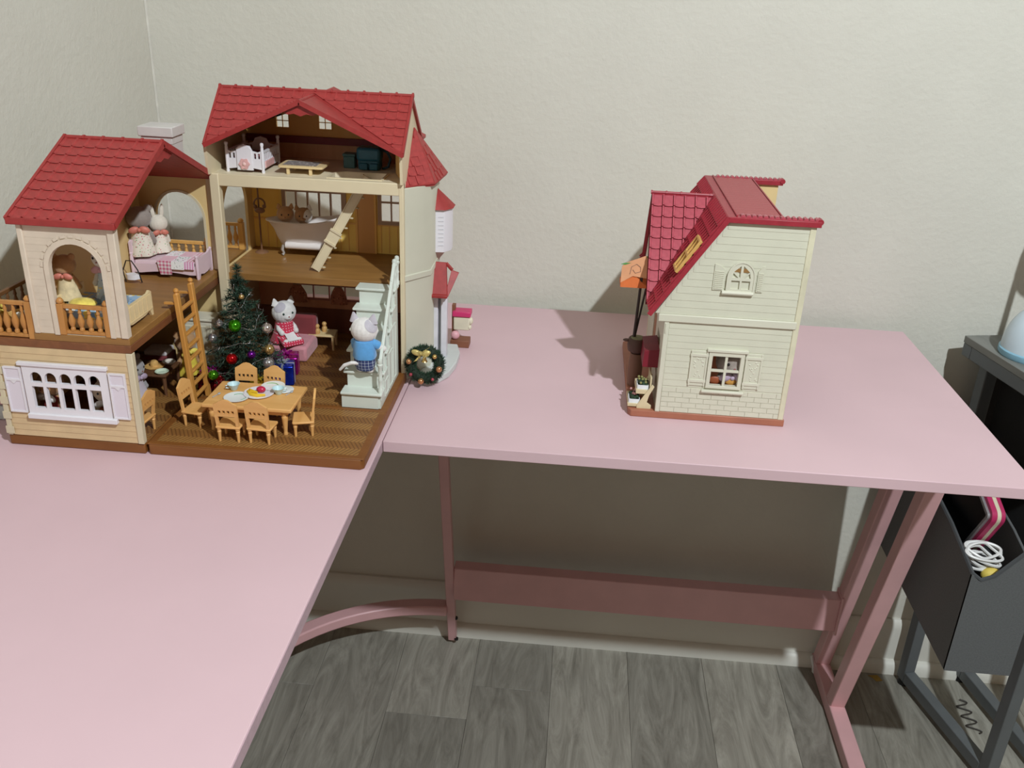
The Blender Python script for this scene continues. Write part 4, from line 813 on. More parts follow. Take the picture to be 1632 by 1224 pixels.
# ------------------------------------------------------------------ toy figures
def fur(name, col): return M(name, col, 0.95, var=0.03, vs_=300, bump=0.25, bscale=1500, sheen=0.4)
EYE = M('bead_eye', (12, 12, 12), 0.15, var=0)
GREENEYE = M('bead_eye_green', (20, 52, 40), 0.15, var=0)
def tri_ear(mb, x, z, k, tilt=0.25):
    mb.ring([[(x + 0.0075*k*math.cos(a), 0.0035*k*math.sin(a), z) for a in [2*math.pi*j/8 for j in range(8)]], [(x*(1+tilt) + 0.0012*k*math.cos(a), 0.001*k*math.sin(a), z+0.0115*k) for a in [2*math.pi*j/8 for j in range(8)]]])
def figure(name, label, loc, rz, furm, ears='cat', k=1.0, sit=False, arms=((-0.017, -0.005, 0.023), (0.017, -0.005, 0.023)), eye=EYE, patch=None, tail=None, muzzle=None, headturn=0.0, group=None, only_head=False):
    t = thing(name, label, 'toy figure', loc, group, rz, True)
    b = MB(); P = lambda x, y, z: (x*k, y*k, z*k)
    dz = -0.014 if sit else 0.0
    b.ell(P(0, 0, 0.030+dz), (0.0115*k, 0.0098*k, 0.0185*k), 14, 10)
    b.ell(P(0, -0.001, 0.0595+dz), (0.0178*k, 0.0158*k, 0.0165*k), 18, 12)
    b.ell(P(0, -0.0135, 0.0555+dz), (0.0066*k, 0.005*k, 0.0046*k), 10, 8)
    b.cyl(P(0, 0, 0.036+dz), P(0, 0, 0.05+dz), 0.0075*k, 0.0075*k, 10)
    if ears == 'cat':
        for sx in (-1, 1): tri_ear(b, sx*0.0108*k, (0.0705+dz)*k, k)
    elif ears == 'rabbit':
        for sx in (-1, 1): b.ell(P(sx*0.0085, 0.002, 0.083+dz), (0.0042*k, 0.0024*k, 0.0145*k), 10, 8, Matrix.Rotation(sx*0.12, 3, 'Y'))
    else:
        for sx in (-1, 1): b.ell(P(sx*0.0135, 0.001, 0.0735+dz), (0.0058*k, 0.003*k, 0.0058*k), 10, 8)
    if not only_head:
        for sx in (-1, 1):
            if sit: b.tube([P(sx*0.006, 0, 0.007), P(sx*0.008, -0.012, 0.006), P(sx*0.0095, -0.022, 0.005)], [0.0062*k, 0.0056*k, 0.005*k], 10); b.ell(P(sx*0.010, -0.025, 0.0065), (0.0055*k, 0.004*k, 0.0062*k), 10, 8)
            else: b.tube([P(sx*0.006, 0, 0.024), P(sx*0.0064, 0, 0.012), P(sx*0.0066, -0.0005, 0.003)], [0.0068*k, 0.0058*k, 0.005*k], 10); b.ell(P(sx*0.0068, -0.004, 0.0036), (0.0056*k, 0.0085*k, 0.0038*k), 10, 8)
        for sx, h_ in zip((-1, 1), arms):
            b.tube([P(sx*0.008, 0, 0.0425+dz), P((sx*0.0125+h_[0])/2, h_[1]/2, (0.040+h_[2])/2+dz*0.5), P(*h_)], [0.0046*k, 0.0042*k, 0.0038*k], 10)
            b.ell(P(*h_), (0.0042*k, 0.0042*k, 0.0045*k), 8, 8)
    if tail: b.tube([P(*q) for q in tail], [0.0026*k]*(len(tail)-1) + [0.0018*k], 8)
    bo = part('body', b, furm, t); md = bo.modifiers.new('skin', 'REMESH'); md.mode = 'VOXEL'; md.voxel_size = 0.0011*k; md.use_smooth_shade = True
    for sx in (-1, 1): part('eye', MB().ell(P(sx*0.0068, -0.0152, 0.0612+dz), 0.0017*k, 8, 6), eye, t)
    part('nose', MB().ell(P(0, -0.0182, 0.0568+dz), (0.0014*k, 0.001*k, 0.0009*k), 8, 6), M('nose_pink', (150, 84, 80), 0.5), t)
    if muzzle: part('muzzle_fur', MB().ell(P(0, -0.0128, 0.0560+dz), (0.0082*k, 0.006*k, 0.006*k), 12, 8), muzzle, t)
    for q in patch or []:
        pm = MB()
        if q[0] == 'ear': tri_ear(pm, q[1]*0.0108*k, (0.0697+dz)*k, k*1.10)
        else:
            e = MB().ell(P(0, -0.001, 0.0595+dz), (0.0182*k, 0.0162*k, 0.0169*k), 32, 22); dv_ = Vector(q[0]).normalized(); c0 = Vector(P(0, -0.001, 0.0595+dz))
            bm_ = bmesh.new(); vs_l = [bm_.verts.new(v_) for v_ in e.v]
            for f_ in e.f: bm_.faces.new([vs_l[i] for i in f_])
            bmesh.ops.bisect_plane(bm_, geom=bm_.verts[:] + bm_.edges[:] + bm_.faces[:], plane_co=c0 + dv_*(q[1]*0.0170*k), plane_no=dv_, clear_inner=True)
            bm_.verts.index_update(); pm.add([tuple(v_.co) for v_ in bm_.verts], [[v_.index for v_ in f_.verts] for f_ in bm_.faces]); bm_.free()
        part('fur_patch', pm, q[2], t)
    return t
def flare(prof, n=24, ruff=0.0, sy=0.85, lobes=8):
    rings = []
    for i, (r, z) in enumerate(prof):
        f = i/(len(prof)-1); rings.append([(r*(1+ruff*f*math.cos(lobes*2*math.pi*j/n*1.0))*math.cos(2*math.pi*j/n), r*sy*(1+ruff*f*math.cos(lobes*2*math.pi*j/n))*math.sin(2*math.pi*j/n), z) for j in range(n)])
    return MB().ring(rings)
WF = fur('fur_white', (226, 222, 218)); GF = fur('fur_lilac_grey', (190, 184, 192)); TF = fur('fur_tan', (196, 152, 108)); BF = fur('fur_brown', (176, 134, 92)); GB = fur('fur_grey_beige', (150, 138, 130))
# cat climbing the staircase (seen from behind)
f1 = figure('toy_cat', 'white toy cat in blue sweater and plaid trousers climbing the stairs, seen from behind', (-0.037, 0.0745, 0.0575), math.pi-0.12, WF, 'cat', 0.98, arms=((-0.0225, -0.009, 0.033), (0.016, -0.012, 0.026)), patch=[('ear', -1, GF), ('ear', 1, GF), ((-0.75, 0.45, 0.62), 0.86, GF)], tail=((0.004, 0.008, 0.016), (0.014, 0.011, 0.0165), (0.024, 0.0115, 0.012), (0.031, 0.011, 0.004)))
BLUE = M('blue_knit', (92, 158, 214), 0.95, var=0.03, vs_=200, bump=0.4, bscale=1200, sheen=0.4)
part('sweater', flare([(0.0088, 0.0465), (0.0128, 0.0445), (0.0142, 0.038), (0.0146, 0.030), (0.0152, 0.0235), (0.0146, 0.0215)], 26, 0.05, 0.88, 5), BLUE, f1)
for sx, h_ in ((-1, (-0.0165, -0.0055, 0.0370)), (1, (0.0140, -0.0070, 0.0325))): part('sleeve', MB().tube([(sx*0.009, 0, 0.0425), (sx*0.0130, -0.0025, 0.0400), h_], [0.0056, 0.0060, 0.0056], 12), BLUE, f1)
PLAID = stripes('navy_plaid', (44, 56, 104), (190, 200, 215), 0.0042, 0, 0.85, 0.16, 2)
part('trousers', flare([(0.0132, 0.0250), (0.0138, 0.018), (0.0130, 0.011), (0.0110, 0.0055), (0.0100, 0.005)], 24, 0.03, 0.85, 2), PLAID, f1)
# seated cat in red dress on a pink armchair
PNK = M('pink_plush', (206, 140, 148), 0.9, var=0.04, vs_=120, sheen=0.3)
sf = thing('toy_armchair', 'pink toy armchair under the seated white cat', 'armchair', (-0.178, 0.225, 0.0139))
part('seat', MB().box(-0.208, -0.150, 0.192, 0.252, 0.0139, 0.037), PNK, sf, 0.004)
part('backrest', MB().box(-0.208, -0.150, 0.244, 0.260, 0.030, 0.066), M('maroon_plush', (130, 52, 56), 0.9, sheen=0.3), sf, 0.004)
f2 = figure('toy_cat', 'white toy cat in red polka-dot dress sitting on the pink armchair', (-0.186, 0.212, 0.0372), 0.75, WF, 'cat', 0.98, sit=True, arms=((-0.010, -0.012, 0.018), (0.012, -0.012, 0.018)), eye=GREENEYE, patch=[((-0.55, -0.55, 0.75), 0.88, GF)])
RDOT = stripes('red_polka', (204, 50, 78), (236, 200, 206), 0.0038, 0, 0.85, 0.3, 2, True)
part('dress', flare([(0.0085, 0.0325), (0.0125, 0.030), (0.0138, 0.022), (0.0165, 0.012), (0.0205, 0.003), (0.0205, 0.002)], 28, 0.06, 0.95, 7), RDOT, f2)
part('skirt_flap', MB().hexa([(-0.016, -0.030, 0.0015), (0.016, -0.030, 0.0015), (0.016, 0.0, 0.012), (-0.016, 0.0, 0.012), (-0.015, -0.029, 0.009), (0.015, -0.029, 0.009), (0.014, 0.0, 0.016), (-0.014, 0.0, 0.016)]), RDOT, f2, 0.003)
part('apron', MB().hexa([(-0.008, -0.029, 0.0098), (0.008, -0.029, 0.0098), (0.007, -0.010, 0.0175), (-0.007, -0.010, 0.0175), (-0.008, -0.029, 0.0105), (0.008, -0.029, 0.0105), (0.007, -0.010, 0.0185), (-0.007, -0.010, 0.0185)]), M('apron_white', (230, 226, 224), 0.9), f2)
# two kittens in the bathtub
figure('toy_kitten', 'tan toy kitten at the left end of the bathtub', (-0.199, 0.287, 0.1715), 0.25, TF, 'cat', 0.70, sit=True, only_head=True)
figure('toy_kitten', 'white-faced tan toy kitten beside another in the bathtub', (-0.173, 0.287, 0.1710), 0.25, BF, 'cat', 0.70, sit=True, only_head=True, patch=[('ear', 1, WF), ((0.8, -0.6, 0.0), 0.62, WF)])
# dressed rabbits in the left wing
FLOR = blots('floral_cream', (232, 222, 206), [(206, 120, 128), (150, 178, 130), (224, 170, 160)], 330, 0.28)
FLORB = blots('floral_blue', (190, 206, 222), [(240, 240, 238), (226, 206, 120), (90, 130, 180)], 300, 0.34)
CORAL = M('coral_satin', (208, 122, 104), 0.5, var=0.06, vs_=90)
def dress(t, mat, collar, k=1.0, h0=0.0455, bottom=0.006, wide=0.019, sd=1):
    part('dress', flare([(0.008*k, h0*k), (0.0125*k, (h0-0.003)*k), (0.0128*k, (h0-0.012)*k), (wide*0.85*k, (bottom+0.010)*k), (wide*k, bottom*k), (wide*0.98*k, (bottom-0.001)*k)], 30, 0.07, 0.9, 6), mat, t)
    part('bow', MB().ell((0.0075*k, -0.0125*k*sd, (h0-0.001)*k), (0.0078*k, 0.0035*k, 0.0050*k), 10, 8, Matrix.Rotation(0.35, 3, 'Y')).ell((-0.0075*k, -0.0125*k*sd, (h0-0.001)*k), (0.0078*k, 0.0035*k, 0.0050*k), 10, 8, Matrix.Rotation(-0.35, 3, 'Y')).ell((0, -0.014*k*sd, (h0-0.001)*k), 0.003*k, 8, 6), collar, t)
r1 = figure('toy_animal', 'grey-brown toy animal in floral dress with coral bow on the pink bed', (-0.353, 0.156, 0.1668), 3.5, GB, 'round', 0.90); dress(r1, FLOR, CORAL, 0.90, sd=-1)
r2 = figure('toy_rabbit', 'ivory toy rabbit with upright ears in floral dress on the pink bed', (-0.338, 0.178, 0.1668), 3.8, fur('fur_ivory', (222, 212, 196)), 'rabbit', 0.70); dress(r2, FLOR, CORAL, 0.70, sd=-1)
r3 = figure('toy_animal', 'toy figure with coral bow standing in the left of the front arch', (-0.351, -0.034, 0.1695), 3.3, TF, 'round', 0.72); dress(r3, M('cream_dress', (226, 206, 164), 0.85, var=0.1, vs_=150), CORAL, 0.72, sd=-1)
r4 = figure('toy_animal', 'toy figure in blue and white floral dress behind the yellow and blue bed', (-0.309, -0.020, 0.1695), -0.2, WF, 'round', 0.85); dress(r4, FLORB, M('ribbon_pink', (220, 170, 180), 0.6), 0.85)
g1 = figure('toy_animal', 'grey toy animal in a lavender dress on the left wing ground floor', (-0.322, 0.030, 0.0143), 1.3, fur('fur_grey', (150, 146, 146)), 'round', 0.80); dress(g1, M('lavender_cloth', (196, 184, 192), 0.9, sheen=0.3), M('lavender_ribbon', (180, 160, 180), 0.6), 0.80, wide=0.022)
g2 = figure('toy_animal', 'small toy figure in a yellow dress by the white cabinet behind the ladder', (-0.292, 0.120, 0.0143), 0.9, fur('fur_brown', (150, 112, 74)), 'round', 0.85); dress(g2, M('yellow_dress', (222, 196, 70), 0.85, var=0.08, vs_=120), M('yellow_bow', (232, 208, 92), 0.6), 0.85)
g3 = figure('toy_animal', 'brown toy figure in a red dress behind the white five-light window', (-0.385, -0.045, 0.0143), -0.2, BF, 'round', 0.92); dress(g3, M('red_dress', (160, 60, 56), 0.85), M('apron_white'), 0.92)
g4 = figure('toy_rabbit', 'cream toy figure in a rust dress behind the right of the five-light window', (-0.318, -0.045, 0.0143), 0.2, fur('fur_beige', (196, 176, 150)), 'rabbit', 0.85); dress(g4, M('rust_dress', (170, 92, 56), 0.85), M('apron_white'), 0.85)
c1 = figure('toy_animal', 'grey toy animal looking out of the cottage window', (0.434, 0.146, 0.0095), 0.1, GB, 'round', 1.16); dress(c1, M('lavender_cloth'), M('lavender_ribbon'), 1.16)
# ------------------------------------------------------------------ furniture
PINE = wood('pine_toy', (214, 160, 92), (228, 176, 110), 0.5, 60, 0)
GF_ = 0.0139
# dining table
dt = thing('dining_table', 'pine toy dining table laid with plates and cups', 'table', (-0.155, 0.0, GF_))
TZ = 0.0505
part('tabletop', MB().box(-0.210, -0.101, -0.034, 0.035, TZ-0.0048, TZ), PINE, dt, 0.0012)
part('apron', MB().box(-0.203, -0.108, -0.028, -0.0255, TZ-0.011, TZ-0.0048).box(-0.203, -0.108, 0.0265, 0.029, TZ-0.011, TZ-0.0048).box(-0.203, -0.2005, -0.028, 0.029, TZ-0.011, TZ-0.0048).box(-0.1105, -0.108, -0.028, 0.029, TZ-0.011, TZ-0.0048), PINE, dt)
tl = mesh('leg', MB().lathe([(0.0026, 0), (0.0030, 0.0015), (0.0022, 0.004), (0.0024, 0.006), (0.0036, 0.020), (0.0040, 0.0235), (0.0030, 0.0255), (0.0040, 0.027), (0.0040, 0.0318)], (0,0,0), 12), PINE)
for px, py in ((-0.200, -0.0265), (-0.1115, -0.0265), (-0.200, 0.0275), (-0.1115, 0.0275)): piece('leg', tl, dt, (px, py, GF_))
# chairs
dc = thing('dining_chair', 'pine toy dining chair at the near side of the table, left of two', 'chair', (-0.1705, -0.0445, GF_), 'toy dining chairs', math.pi, True)
part('seat', MB().slab([[(-0.0145, -0.013), (0.0145, -0.013), (0.0155, -0.010), (0.0145, 0.0125), (-0.0145, 0.0125), (-0.0155, -0.010)]], (0,0,0.0175), (1,0,0), (0,1,0), (0,0,0.0028)), PINE, dc, 0.0009)
cl_ = mesh('leg', MB().lathe([(0.0014, 0), (0.0016, 0.002), (0.0020, 0.010), (0.0026, 0.0135), (0.0019, 0.0145), (0.0027, 0.0155), (0.0027, 0.0176)], (0,0,0), 10), PINE)
for px, py in ((-0.0112, -0.0098), (0.0112, -0.0098), (-0.0112, 0.0098), (0.0112, 0.0098)):
    o = bpy.data.objects.new('leg', cl_); COL.objects.link(o); o.parent = dc; o.location = (px, py, 0)
oc = [(-0.0135, 0), (0.0135, 0), (0.0140, 0.022), (0.0138, 0.030), (0.0095, 0.0325), (0.004, 0.0362), (0, 0.0370), (-0.004, 0.0362), (-0.0095, 0.0325), (-0.0138, 0.030), (-0.0140, 0.022)]
holes = [rect(-0.0100, 0.0100, 0.0006, 0.0140)] + [rect(-0.0100+k*0.0053, -0.0100+k*0.0053+0.0030, 0.0185, 0.0225) for k in range(4)]
part('backrest', MB().slab([oc] + holes, (0, 0.0090, 0.0200), (1,0,0), Vector((0, 0.13, 1)), (0, 0.0026, 0)), PINE, dc)
H2 = math.pi/2
copy_thing(dc, (-0.1335, -0.0440, GF_), math.pi-0.05, 'pine toy dining chair at the near side of the table, right of two')
copy_thing(dc, (-0.0915, -0.0165, GF_), -H2+0.25, 'pine toy dining chair at the right end of the table')
copy_thing(dc, (-0.2260, -0.0120, GF_), H2-0.12, 'pine toy dining chair at the left end of the table')
copy_thing(dc, (-0.1830, 0.0345, GF_), 0.03, 'pine toy dining chair behind the table, left of two')
copy_thing(dc, (-0.1475, 0.0315, GF_), -0.12, 'pine toy dining chair behind the table in front of the blue gift')
copy_thing(dc, (-0.2800, -0.0480, 0.0143), -H2-0.1, 'pine toy chair just inside the left wing')
# tableware
CHN = M('toy_china', (228, 230, 228), 0.3, var=0.01); MINT = M('cup_pale_blue', (196, 222, 226), 0.3, var=0.01)
def plate(x_, y_, r, label, rim=CHN):
    t_ = thing('plate', label, 'plate', (x_, y_, TZ), 'toy plates on the dining table')
    part('dish', MB().lathe([(0.0005, 0.0004), (r*0.62, 0.0004), (r*0.75, 0.0006), (r, 0.0017), (r*1.01, 0.0021), (r*0.95, 0.0021), (r*0.7, 0.0011), (0.0005, 0.0010)], (x_, y_, TZ), 24), rim, t_); return t_
p1 = plate(-0.1525, 0.0045, 0.0185, 'white toy plate with yellow and red fruit in the middle of the table', M('plate_white', (232, 226, 232), 0.3))
p2 = plate(-0.1745, -0.0120, 0.0150, 'white toy plate at the near side of the table')
p3 = plate(-0.1420, 0.0265, 0.0145, 'white toy plate with green garnish at the far side of the table')
for pp_, (x_, y_), col in ((p2, (-0.1725, -0.011), (130, 170, 140)), (p3, (-0.1450, 0.0265), (130, 180, 96))):
    part('rim_decor', MB().tube([(x_ + 0.009*math.cos(a), y_ + 0.009*math.sin(a), TZ+0.0013) for a in [k*0.2 - 0.9 for k in range(18)]], 0.0005, 5), M('decor_%d' % col[2], col, 0.5), pp_)
fd = thing('toy_fruit', 'red toy fruit lying on the middle plate', 'fruit', (-0.152, 0.0055, TZ+0.001))
part('fruit', MB().ell((-0.1505, 0.0070, TZ+0.0050), (0.0058, 0.0045, 0.0040), 14, 10), M('fruit_red', (190, 34, 72), 0.3), fd)
fb = thing('toy_banana', 'yellow toy bananas lying on the middle plate', 'fruit', (-0.156, 0.003, TZ+0.001))
part('banana', MB().tube([(-0.1665, 0.005, TZ+0.0028), (-0.160, -0.0035, TZ+0.0026), (-0.151, -0.0060, TZ+0.0026), (-0.142, -0.0030, TZ+0.0028)], [0.0014, 0.0024, 0.0024, 0.0014], 8).tube([(-0.1655, 0.0085, TZ+0.0032), (-0.161, 0.0025, TZ+0.0038), (-0.153, 0.0000, TZ+0.0036)], [0.0014, 0.0024, 0.0016], 8), M('banana_yellow', (226, 184, 40), 0.45), fb)
def cup(x_, y_, label, a=0.0):
    t_ = thing('cup', label, 'cup', (x_, y_, TZ), 'toy cups on the dining table')
    part('bowl', MB().lathe([(0.0034, 0), (0.0040, 0.0006), (0.0048, 0.0030), (0.0074, 0.0080), (0.0077, 0.0084), (0.0070, 0.0082), (0.0042, 0.0030), (0.0005, 0.0022)], (x_, y_, TZ), 18), MINT, t_)
    part('handle', MB().tube([(x_ + math.cos(a)*r_, y_ + math.sin(a)*r_, TZ+z_) for r_, z_ in ((0.0062, 0.0068), (0.0095, 0.0066), (0.0098, 0.0040), (0.0055, 0.0030))], 0.0007, 6), MINT, t_)
cup(-0.1860, 0.0110, 'pale blue toy cup at the left of the table', 3.6); cup(-0.1290, 0.0080, 'pale blue toy cup at the right of the table', 0.5)
part('plate_sauce', MB().lathe([(0.0005, 0), (0.0095, 0), (0.0115, 0.0012), (0.011, 0.0015), (0.0005, 0.0007)], (-0.1255, 0.020, TZ), 20), CHN, thing('saucer', 'small white toy saucer behind the right cup', 'saucer', (-0.1255, 0.020, TZ)))
for x_, y_, lab in ((-0.2000, -0.0085, 'pale toy spoon at the left edge of the table'), (-0.1160, 0.0110, 'pale toy spoon at the right edge of the table')):
    sp = thing('spoon', lab, 'spoon', (x_, y_, TZ), 'toy spoons on the dining table')
    part('handle', MB().bar((x_-0.003, y_-0.007, TZ+0.0008), (x_, y_+0.001, TZ+0.0008), 0.0011, 0.0007), M('spoon_grey', (196, 200, 204), 0.3, metal=0.3), sp)
    part('bowl', MB().ell((x_+0.0012, y_+0.0038, TZ+0.0012), (0.0019, 0.0030, 0.0009), 10, 6), M('spoon_grey'), sp)

# ladder hooked over the left wing's floor
HONEY = wood('honey_wood', (196, 136, 62), (212, 152, 78), 0.45, 80, 2)
ld_ = thing('toy_ladder', 'honey-coloured wooden toy ladder leaning on the left wing', 'ladder', (-0.245, 0.045, GF_))
A0, A1 = Vector((-0.2435, 0.0235, GF_)), Vector((-0.2515, 0.0235, 0.166)); B0, B1 = Vector((-0.2435, 0.0655, GF_)), Vector((-0.2515, 0.0655, 0.166))
for a, b in ((A0, A1), (B0, B1)):
    rl = part('rail', MB().bar(a, b, 0.0078, 0.0058, (1,0,0)), HONEY, ld_, 0.0008)
    part('finial', MB().lathe([(0.0030, 0), (0.0022, 0.0012), (0.0034, 0.0035), (0.0026, 0.0060), (0.0004, 0.0072)], tuple(b), 12), HONEY, rl)
    part('hook', MB().bar(b - Vector((0, 0, 0.012)), b + Vector((-0.016, 0, -0.0125)), 0.004, 0.003), HONEY, rl, 0.0005)
for k in range(8):
    t_ = 0.10 + k*0.108
    part('rung', MB().bar(A0.lerp(A1, t_), B0.lerp(B1, t_), 0.0048, 0.0032), HONEY, ld_, 0.0006)

# staircase
SW = M('stair_white', (212, 218, 208), 0.4, var=0.012)
st = thing('toy_staircase', 'pale grey-white toy staircase with banister against the right wall', 'staircase', (-0.038, 0.10, GF_))
NX0, NX1 = -0.0655, -0.0135; n_ = 6; sy0 = 0.0575; dy = 0.0190; dz = (0.1445-GF_)/n_
for k in range(n_):
    y_ = sy0 + k*dy; z_ = GF_ + (k+1)*dz; xa = NX0 + (0.0005 if k == 0 else 0.004)
    part('riser', MB().box(xa, NX1-0.004, y_+0.002, y_+0.0045, GF_ + k*dz, z_-0.0016), SW, st)
    part('tread', MB().box(NX0 - 0.0005, NX1+0.0012, y_-0.0012, y_+dy+0.0042, z_-0.0032, z_), SW, st, 0.0008)
prof = [(sy0+0.0035, GF_)] 
for k in range(n_): prof += [(sy0+0.0035+k*dy, GF_+(k+1)*dz-0.002), (sy0+0.0035+(k+1)*dy, GF_+(k+1)*dz-0.002)]
prof += [(sy0+n_*dy+0.0035, GF_)]
sdw = part('side_panel', MB().slab([prof], (NX1-0.0045, 0, 0), (0,1,0), (0,0,1), (0.0035, 0, 0)), SW, st)
part('side_panel', MB().slab([prof], (NX0+0.004, 0, 0), (0,1,0), (0,0,1), (0.003, 0, 0)), SW, st)
for k, (a, b) in enumerate(((0.086, 0.106), (0.112, 0.134), (0.140, 0.158))): part('panel_moulding', MB().slab([rect(a, b, GF_+0.006, GF_+0.028+k*0.028), rect(a+0.002, b-0.002, GF_+0.008, GF_+0.026+k*0.028)], (NX1-0.001, 0, 0), (0,1,0), (0,0,1), (0.0012, 0, 0)), SW, sdw)
bt = mesh('bracket', MB().slab([[(0, 0), (0.010, 0), (0.010, -0.002), (0.003, -0.007), (0, -0.007)]], (0,0,0), (0,1,0), (0,0,1), (0.0012,0,0)), SW)
for k in range(n_): piece('bracket', bt, sdw, (NX1-0.001, sy0+k*dy+0.003, GF_+(k+1)*dz-0.0035))
hx = NX1 - 0.0015
def newel(y_, z_, hh): return MB().lathe([(0.0032, 0), (0.0032, 0.005), (0.0024, 0.006), (0.0026, 0.016), (0.0032, 0.018), (0.0024, 0.020), (0.0026, hh-0.012), (0.0036, hh-0.010), (0.0036, hh-0.008), (0.0026, hh-0.007), (0.0034, hh-0.004), (0.0026, hh-0.001), (0.0003, hh)], (hx, y_, z_), 12)
part('newel_post', newel(sy0+0.006, GF_+dz, 0.047), SW, st)
part('newel_post', newel(sy0+5*dy+0.008, GF_+6*dz, 0.040), SW, st)
part('newel_post', newel(sy0+5*dy+0.024, GF_+6*dz, 0.040), SW, st)
part('handrail', MB().bar((hx, sy0+0.006, GF_+dz+0.040), (hx, sy0+5*dy+0.008, GF_+6*dz+0.035), 0.0042, 0.0045), SW, st, 0.0008)
part('handrail', MB().bar((hx, sy0+5*dy+0.008, GF_+6*dz+0.030), (hx, sy0+5*dy+0.024, GF_+6*dz+0.030), 0.004, 0.0035), SW, st, 0.0006)
for k in range(1, 5):
    part('baluster', MB().lathe([(0.0014, 0), (0.0019, 0.006), (0.0013, 0.010), (0.0018, 0.022), (0.0013, 0.0385)], (hx, sy0+k*dy+0.007, GF_+(k+1)*dz), 8), SW, st)

# Christmas tree
TC = Vector((-0.2075, 0.108, GF_)); THT = 0.165
xt = thing('christmas_tree', 'small artificial Christmas tree hung with baubles in the dollhouse', 'christmas tree', tuple(TC))
part('trunk', MB().cyl(TC, TC + Vector((0,0,THT-0.004)), 0.0028, 0.0012, 8), M('tree_trunk', (84, 62, 40), 0.8), xt)
part('stand', MB().lathe([(0.0005, 0), (0.018, 0), (0.017, 0.005), (0.004, 0.010), (0.0005, 0.010)], tuple(TC), 16), M('stand_brown', (70, 44, 32), 0.6), xt)
random.seed(11); nd = MB(); brs = MB()
def needle(p, d, l, w_):
    d = d.normalized(); s_ = d.cross(Vector((random.uniform(-1,1), random.uniform(-1,1), random.uniform(-1,1)))).normalized()*w_
    nd.add([p - s_, p + s_, p + d*l], [(0,1,2)])
for lv in range(15):
    f = lv/14; z_ = 0.016 + (THT-0.040)*f; R = 0.047*(1-f)**0.9 + 0.009
    nb = max(5, int(15*(1-f)+5))
    for b_ in range(nb):
        a = 2*math.pi*(b_ + 0.5*random.random())/nb + lv*0.9; rr3 = R*random.uniform(0.72, 1.10)
        tip = TC + Vector((math.cos(a)*rr3, math.sin(a)*rr3, z_ - rr3*0.10 + random.uniform(-0.004, 0.006) + 0.004)); root = TC + Vector((0, 0, z_+0.004))
        brs.cyl(root, tip, 0.0007, 0.0004, 4)
        for k in range(18):
            t_ = 0.18 + 0.85*k/17; p = root.lerp(tip, min(t_, 1.0)); bd = (tip-root).normalized()
            for q in range(3):
                dd = bd*0.6 + Vector((random.uniform(-1,1), random.uniform(-1,1), random.uniform(-0.8,1)))
                needle(p, dd, random.uniform(0.005, 0.0085), 0.00055)
for k in range(420):
    z_ = THT - 0.040*random.random(); p = TC + Vector((0,0,z_)); a = random.uniform(0, 6.28)
    needle(p, Vector((math.cos(a), math.sin(a), random.uniform(-0.2, 0.9))), random.uniform(0.006, 0.010), 0.0006)
part('branch', brs, M('branch_green', (40, 52, 36), 0.8), xt)
o = part('needles', nd, M('needle_green', (38, 62, 46), 0.6, var=0.25, vs_=90), xt, smooth=180); o['kind'] = 'stuff'
SILV = M('tinsel_silver', (214, 216, 220), 0.22, metal=0.9, var=0.05, vs_=300)
tn = []; ti = MB()
for k in range(170):
    f = k/169; a = f*2*math.pi*4.6 + 0.6; z_ = 0.022 + 0.120*f; R = (0.050*(1-f)**0.9 + 0.009)*(0.90 + 0.10*math.sin(k*1.3))
    tn.append(TC + Vector((math.cos(a)*R, math.sin(a)*R, z_ + 0.007*math.sin(a*2.3+1) + 0.002*math.sin(k*0.9))))
ti.tube(tn, 0.00025, 4)
for p in tn[::1]:
    for q in range(3):
        d = Vector((random.uniform(-1,1), random.uniform(-1,1), random.uniform(-1,1))).normalized(); s_ = d.cross(Vector((0.3,0.5,0.8))).normalized()*0.0005
        if random.random() < 0.9: ti.add([p - s_, p + s_, p + d*random.uniform(0.002, 0.006)], [(0,1,2)])
solo('tinsel_garland', ti, SILV, 'thin silver tinsel garland wound around the Christmas tree', 'garland', tuple(TC), smooth=180)
def bauble(name_col, col, px, pz, r, label, y_=None):
    # px is the offset in x from the trunk, pz the height; hangs on the near side of the tree
    f = (pz-0.016)/(THT-0.04); R = max(0.047*(1-min(1, max(0, f)))**0.9 + 0.009, abs(px)); dy_ = -math.sqrt(max(R*R - px*px, 0)) if y_ is None else y_
    c = TC + Vector((px, dy_, pz)); t_ = thing('bauble', label, 'bauble', tuple(c), 'baubles on the Christmas tree')
    part('ball', MB().ell(tuple(c), r, 18, 14), M('bauble_'+name_col, col, 0.14, metal=0.85, var=0.01), t_)
    part('cap', MB().lathe([(0.0012, 0), (0.0012, 0.0014), (0.0004, 0.0016)], (c.x, c.y, c.z+r*0.96), 8), SILV, t_)
bauble('green', (70, 170, 30), 0.002, 0.094, 0.0082, 'shiny green bauble high on the Christmas tree')
bauble('lime', (90, 180, 40), -0.026, 0.030, 0.0066, 'shiny green bauble low on the left of the Christmas tree')
bauble('red', (200, 24, 30), 0.000, 0.054, 0.0072, 'shiny red bauble in the middle of the Christmas tree')
bauble('purple', (112, 30, 150), 0.023, 0.058, 0.0055, 'shiny purple bauble on the right of the Christmas tree')
bauble('silver', (206, 204, 206), -0.036, 0.068, 0.0062, 'silver bauble at the left edge of the Christmas tree')
bauble('pearl', (214, 204, 200), 0.037, 0.086, 0.0070, 'pearly bauble at the right of the tree beside the cat', -0.010)
bauble('silver', (206, 204, 206), 0.040, 0.042, 0.0080, 'large silver bauble low on the right of the Christmas tree', -0.022)
bauble('gold', (212, 180, 120), 0.041, 0.060, 0.0070, 'gold bauble on the right of the tree above the silver one', -0.018)
bauble('silver', (206, 204, 206), -0.022, 0.092, 0.0048, 'small silver bauble on the upper left of the Christmas tree')
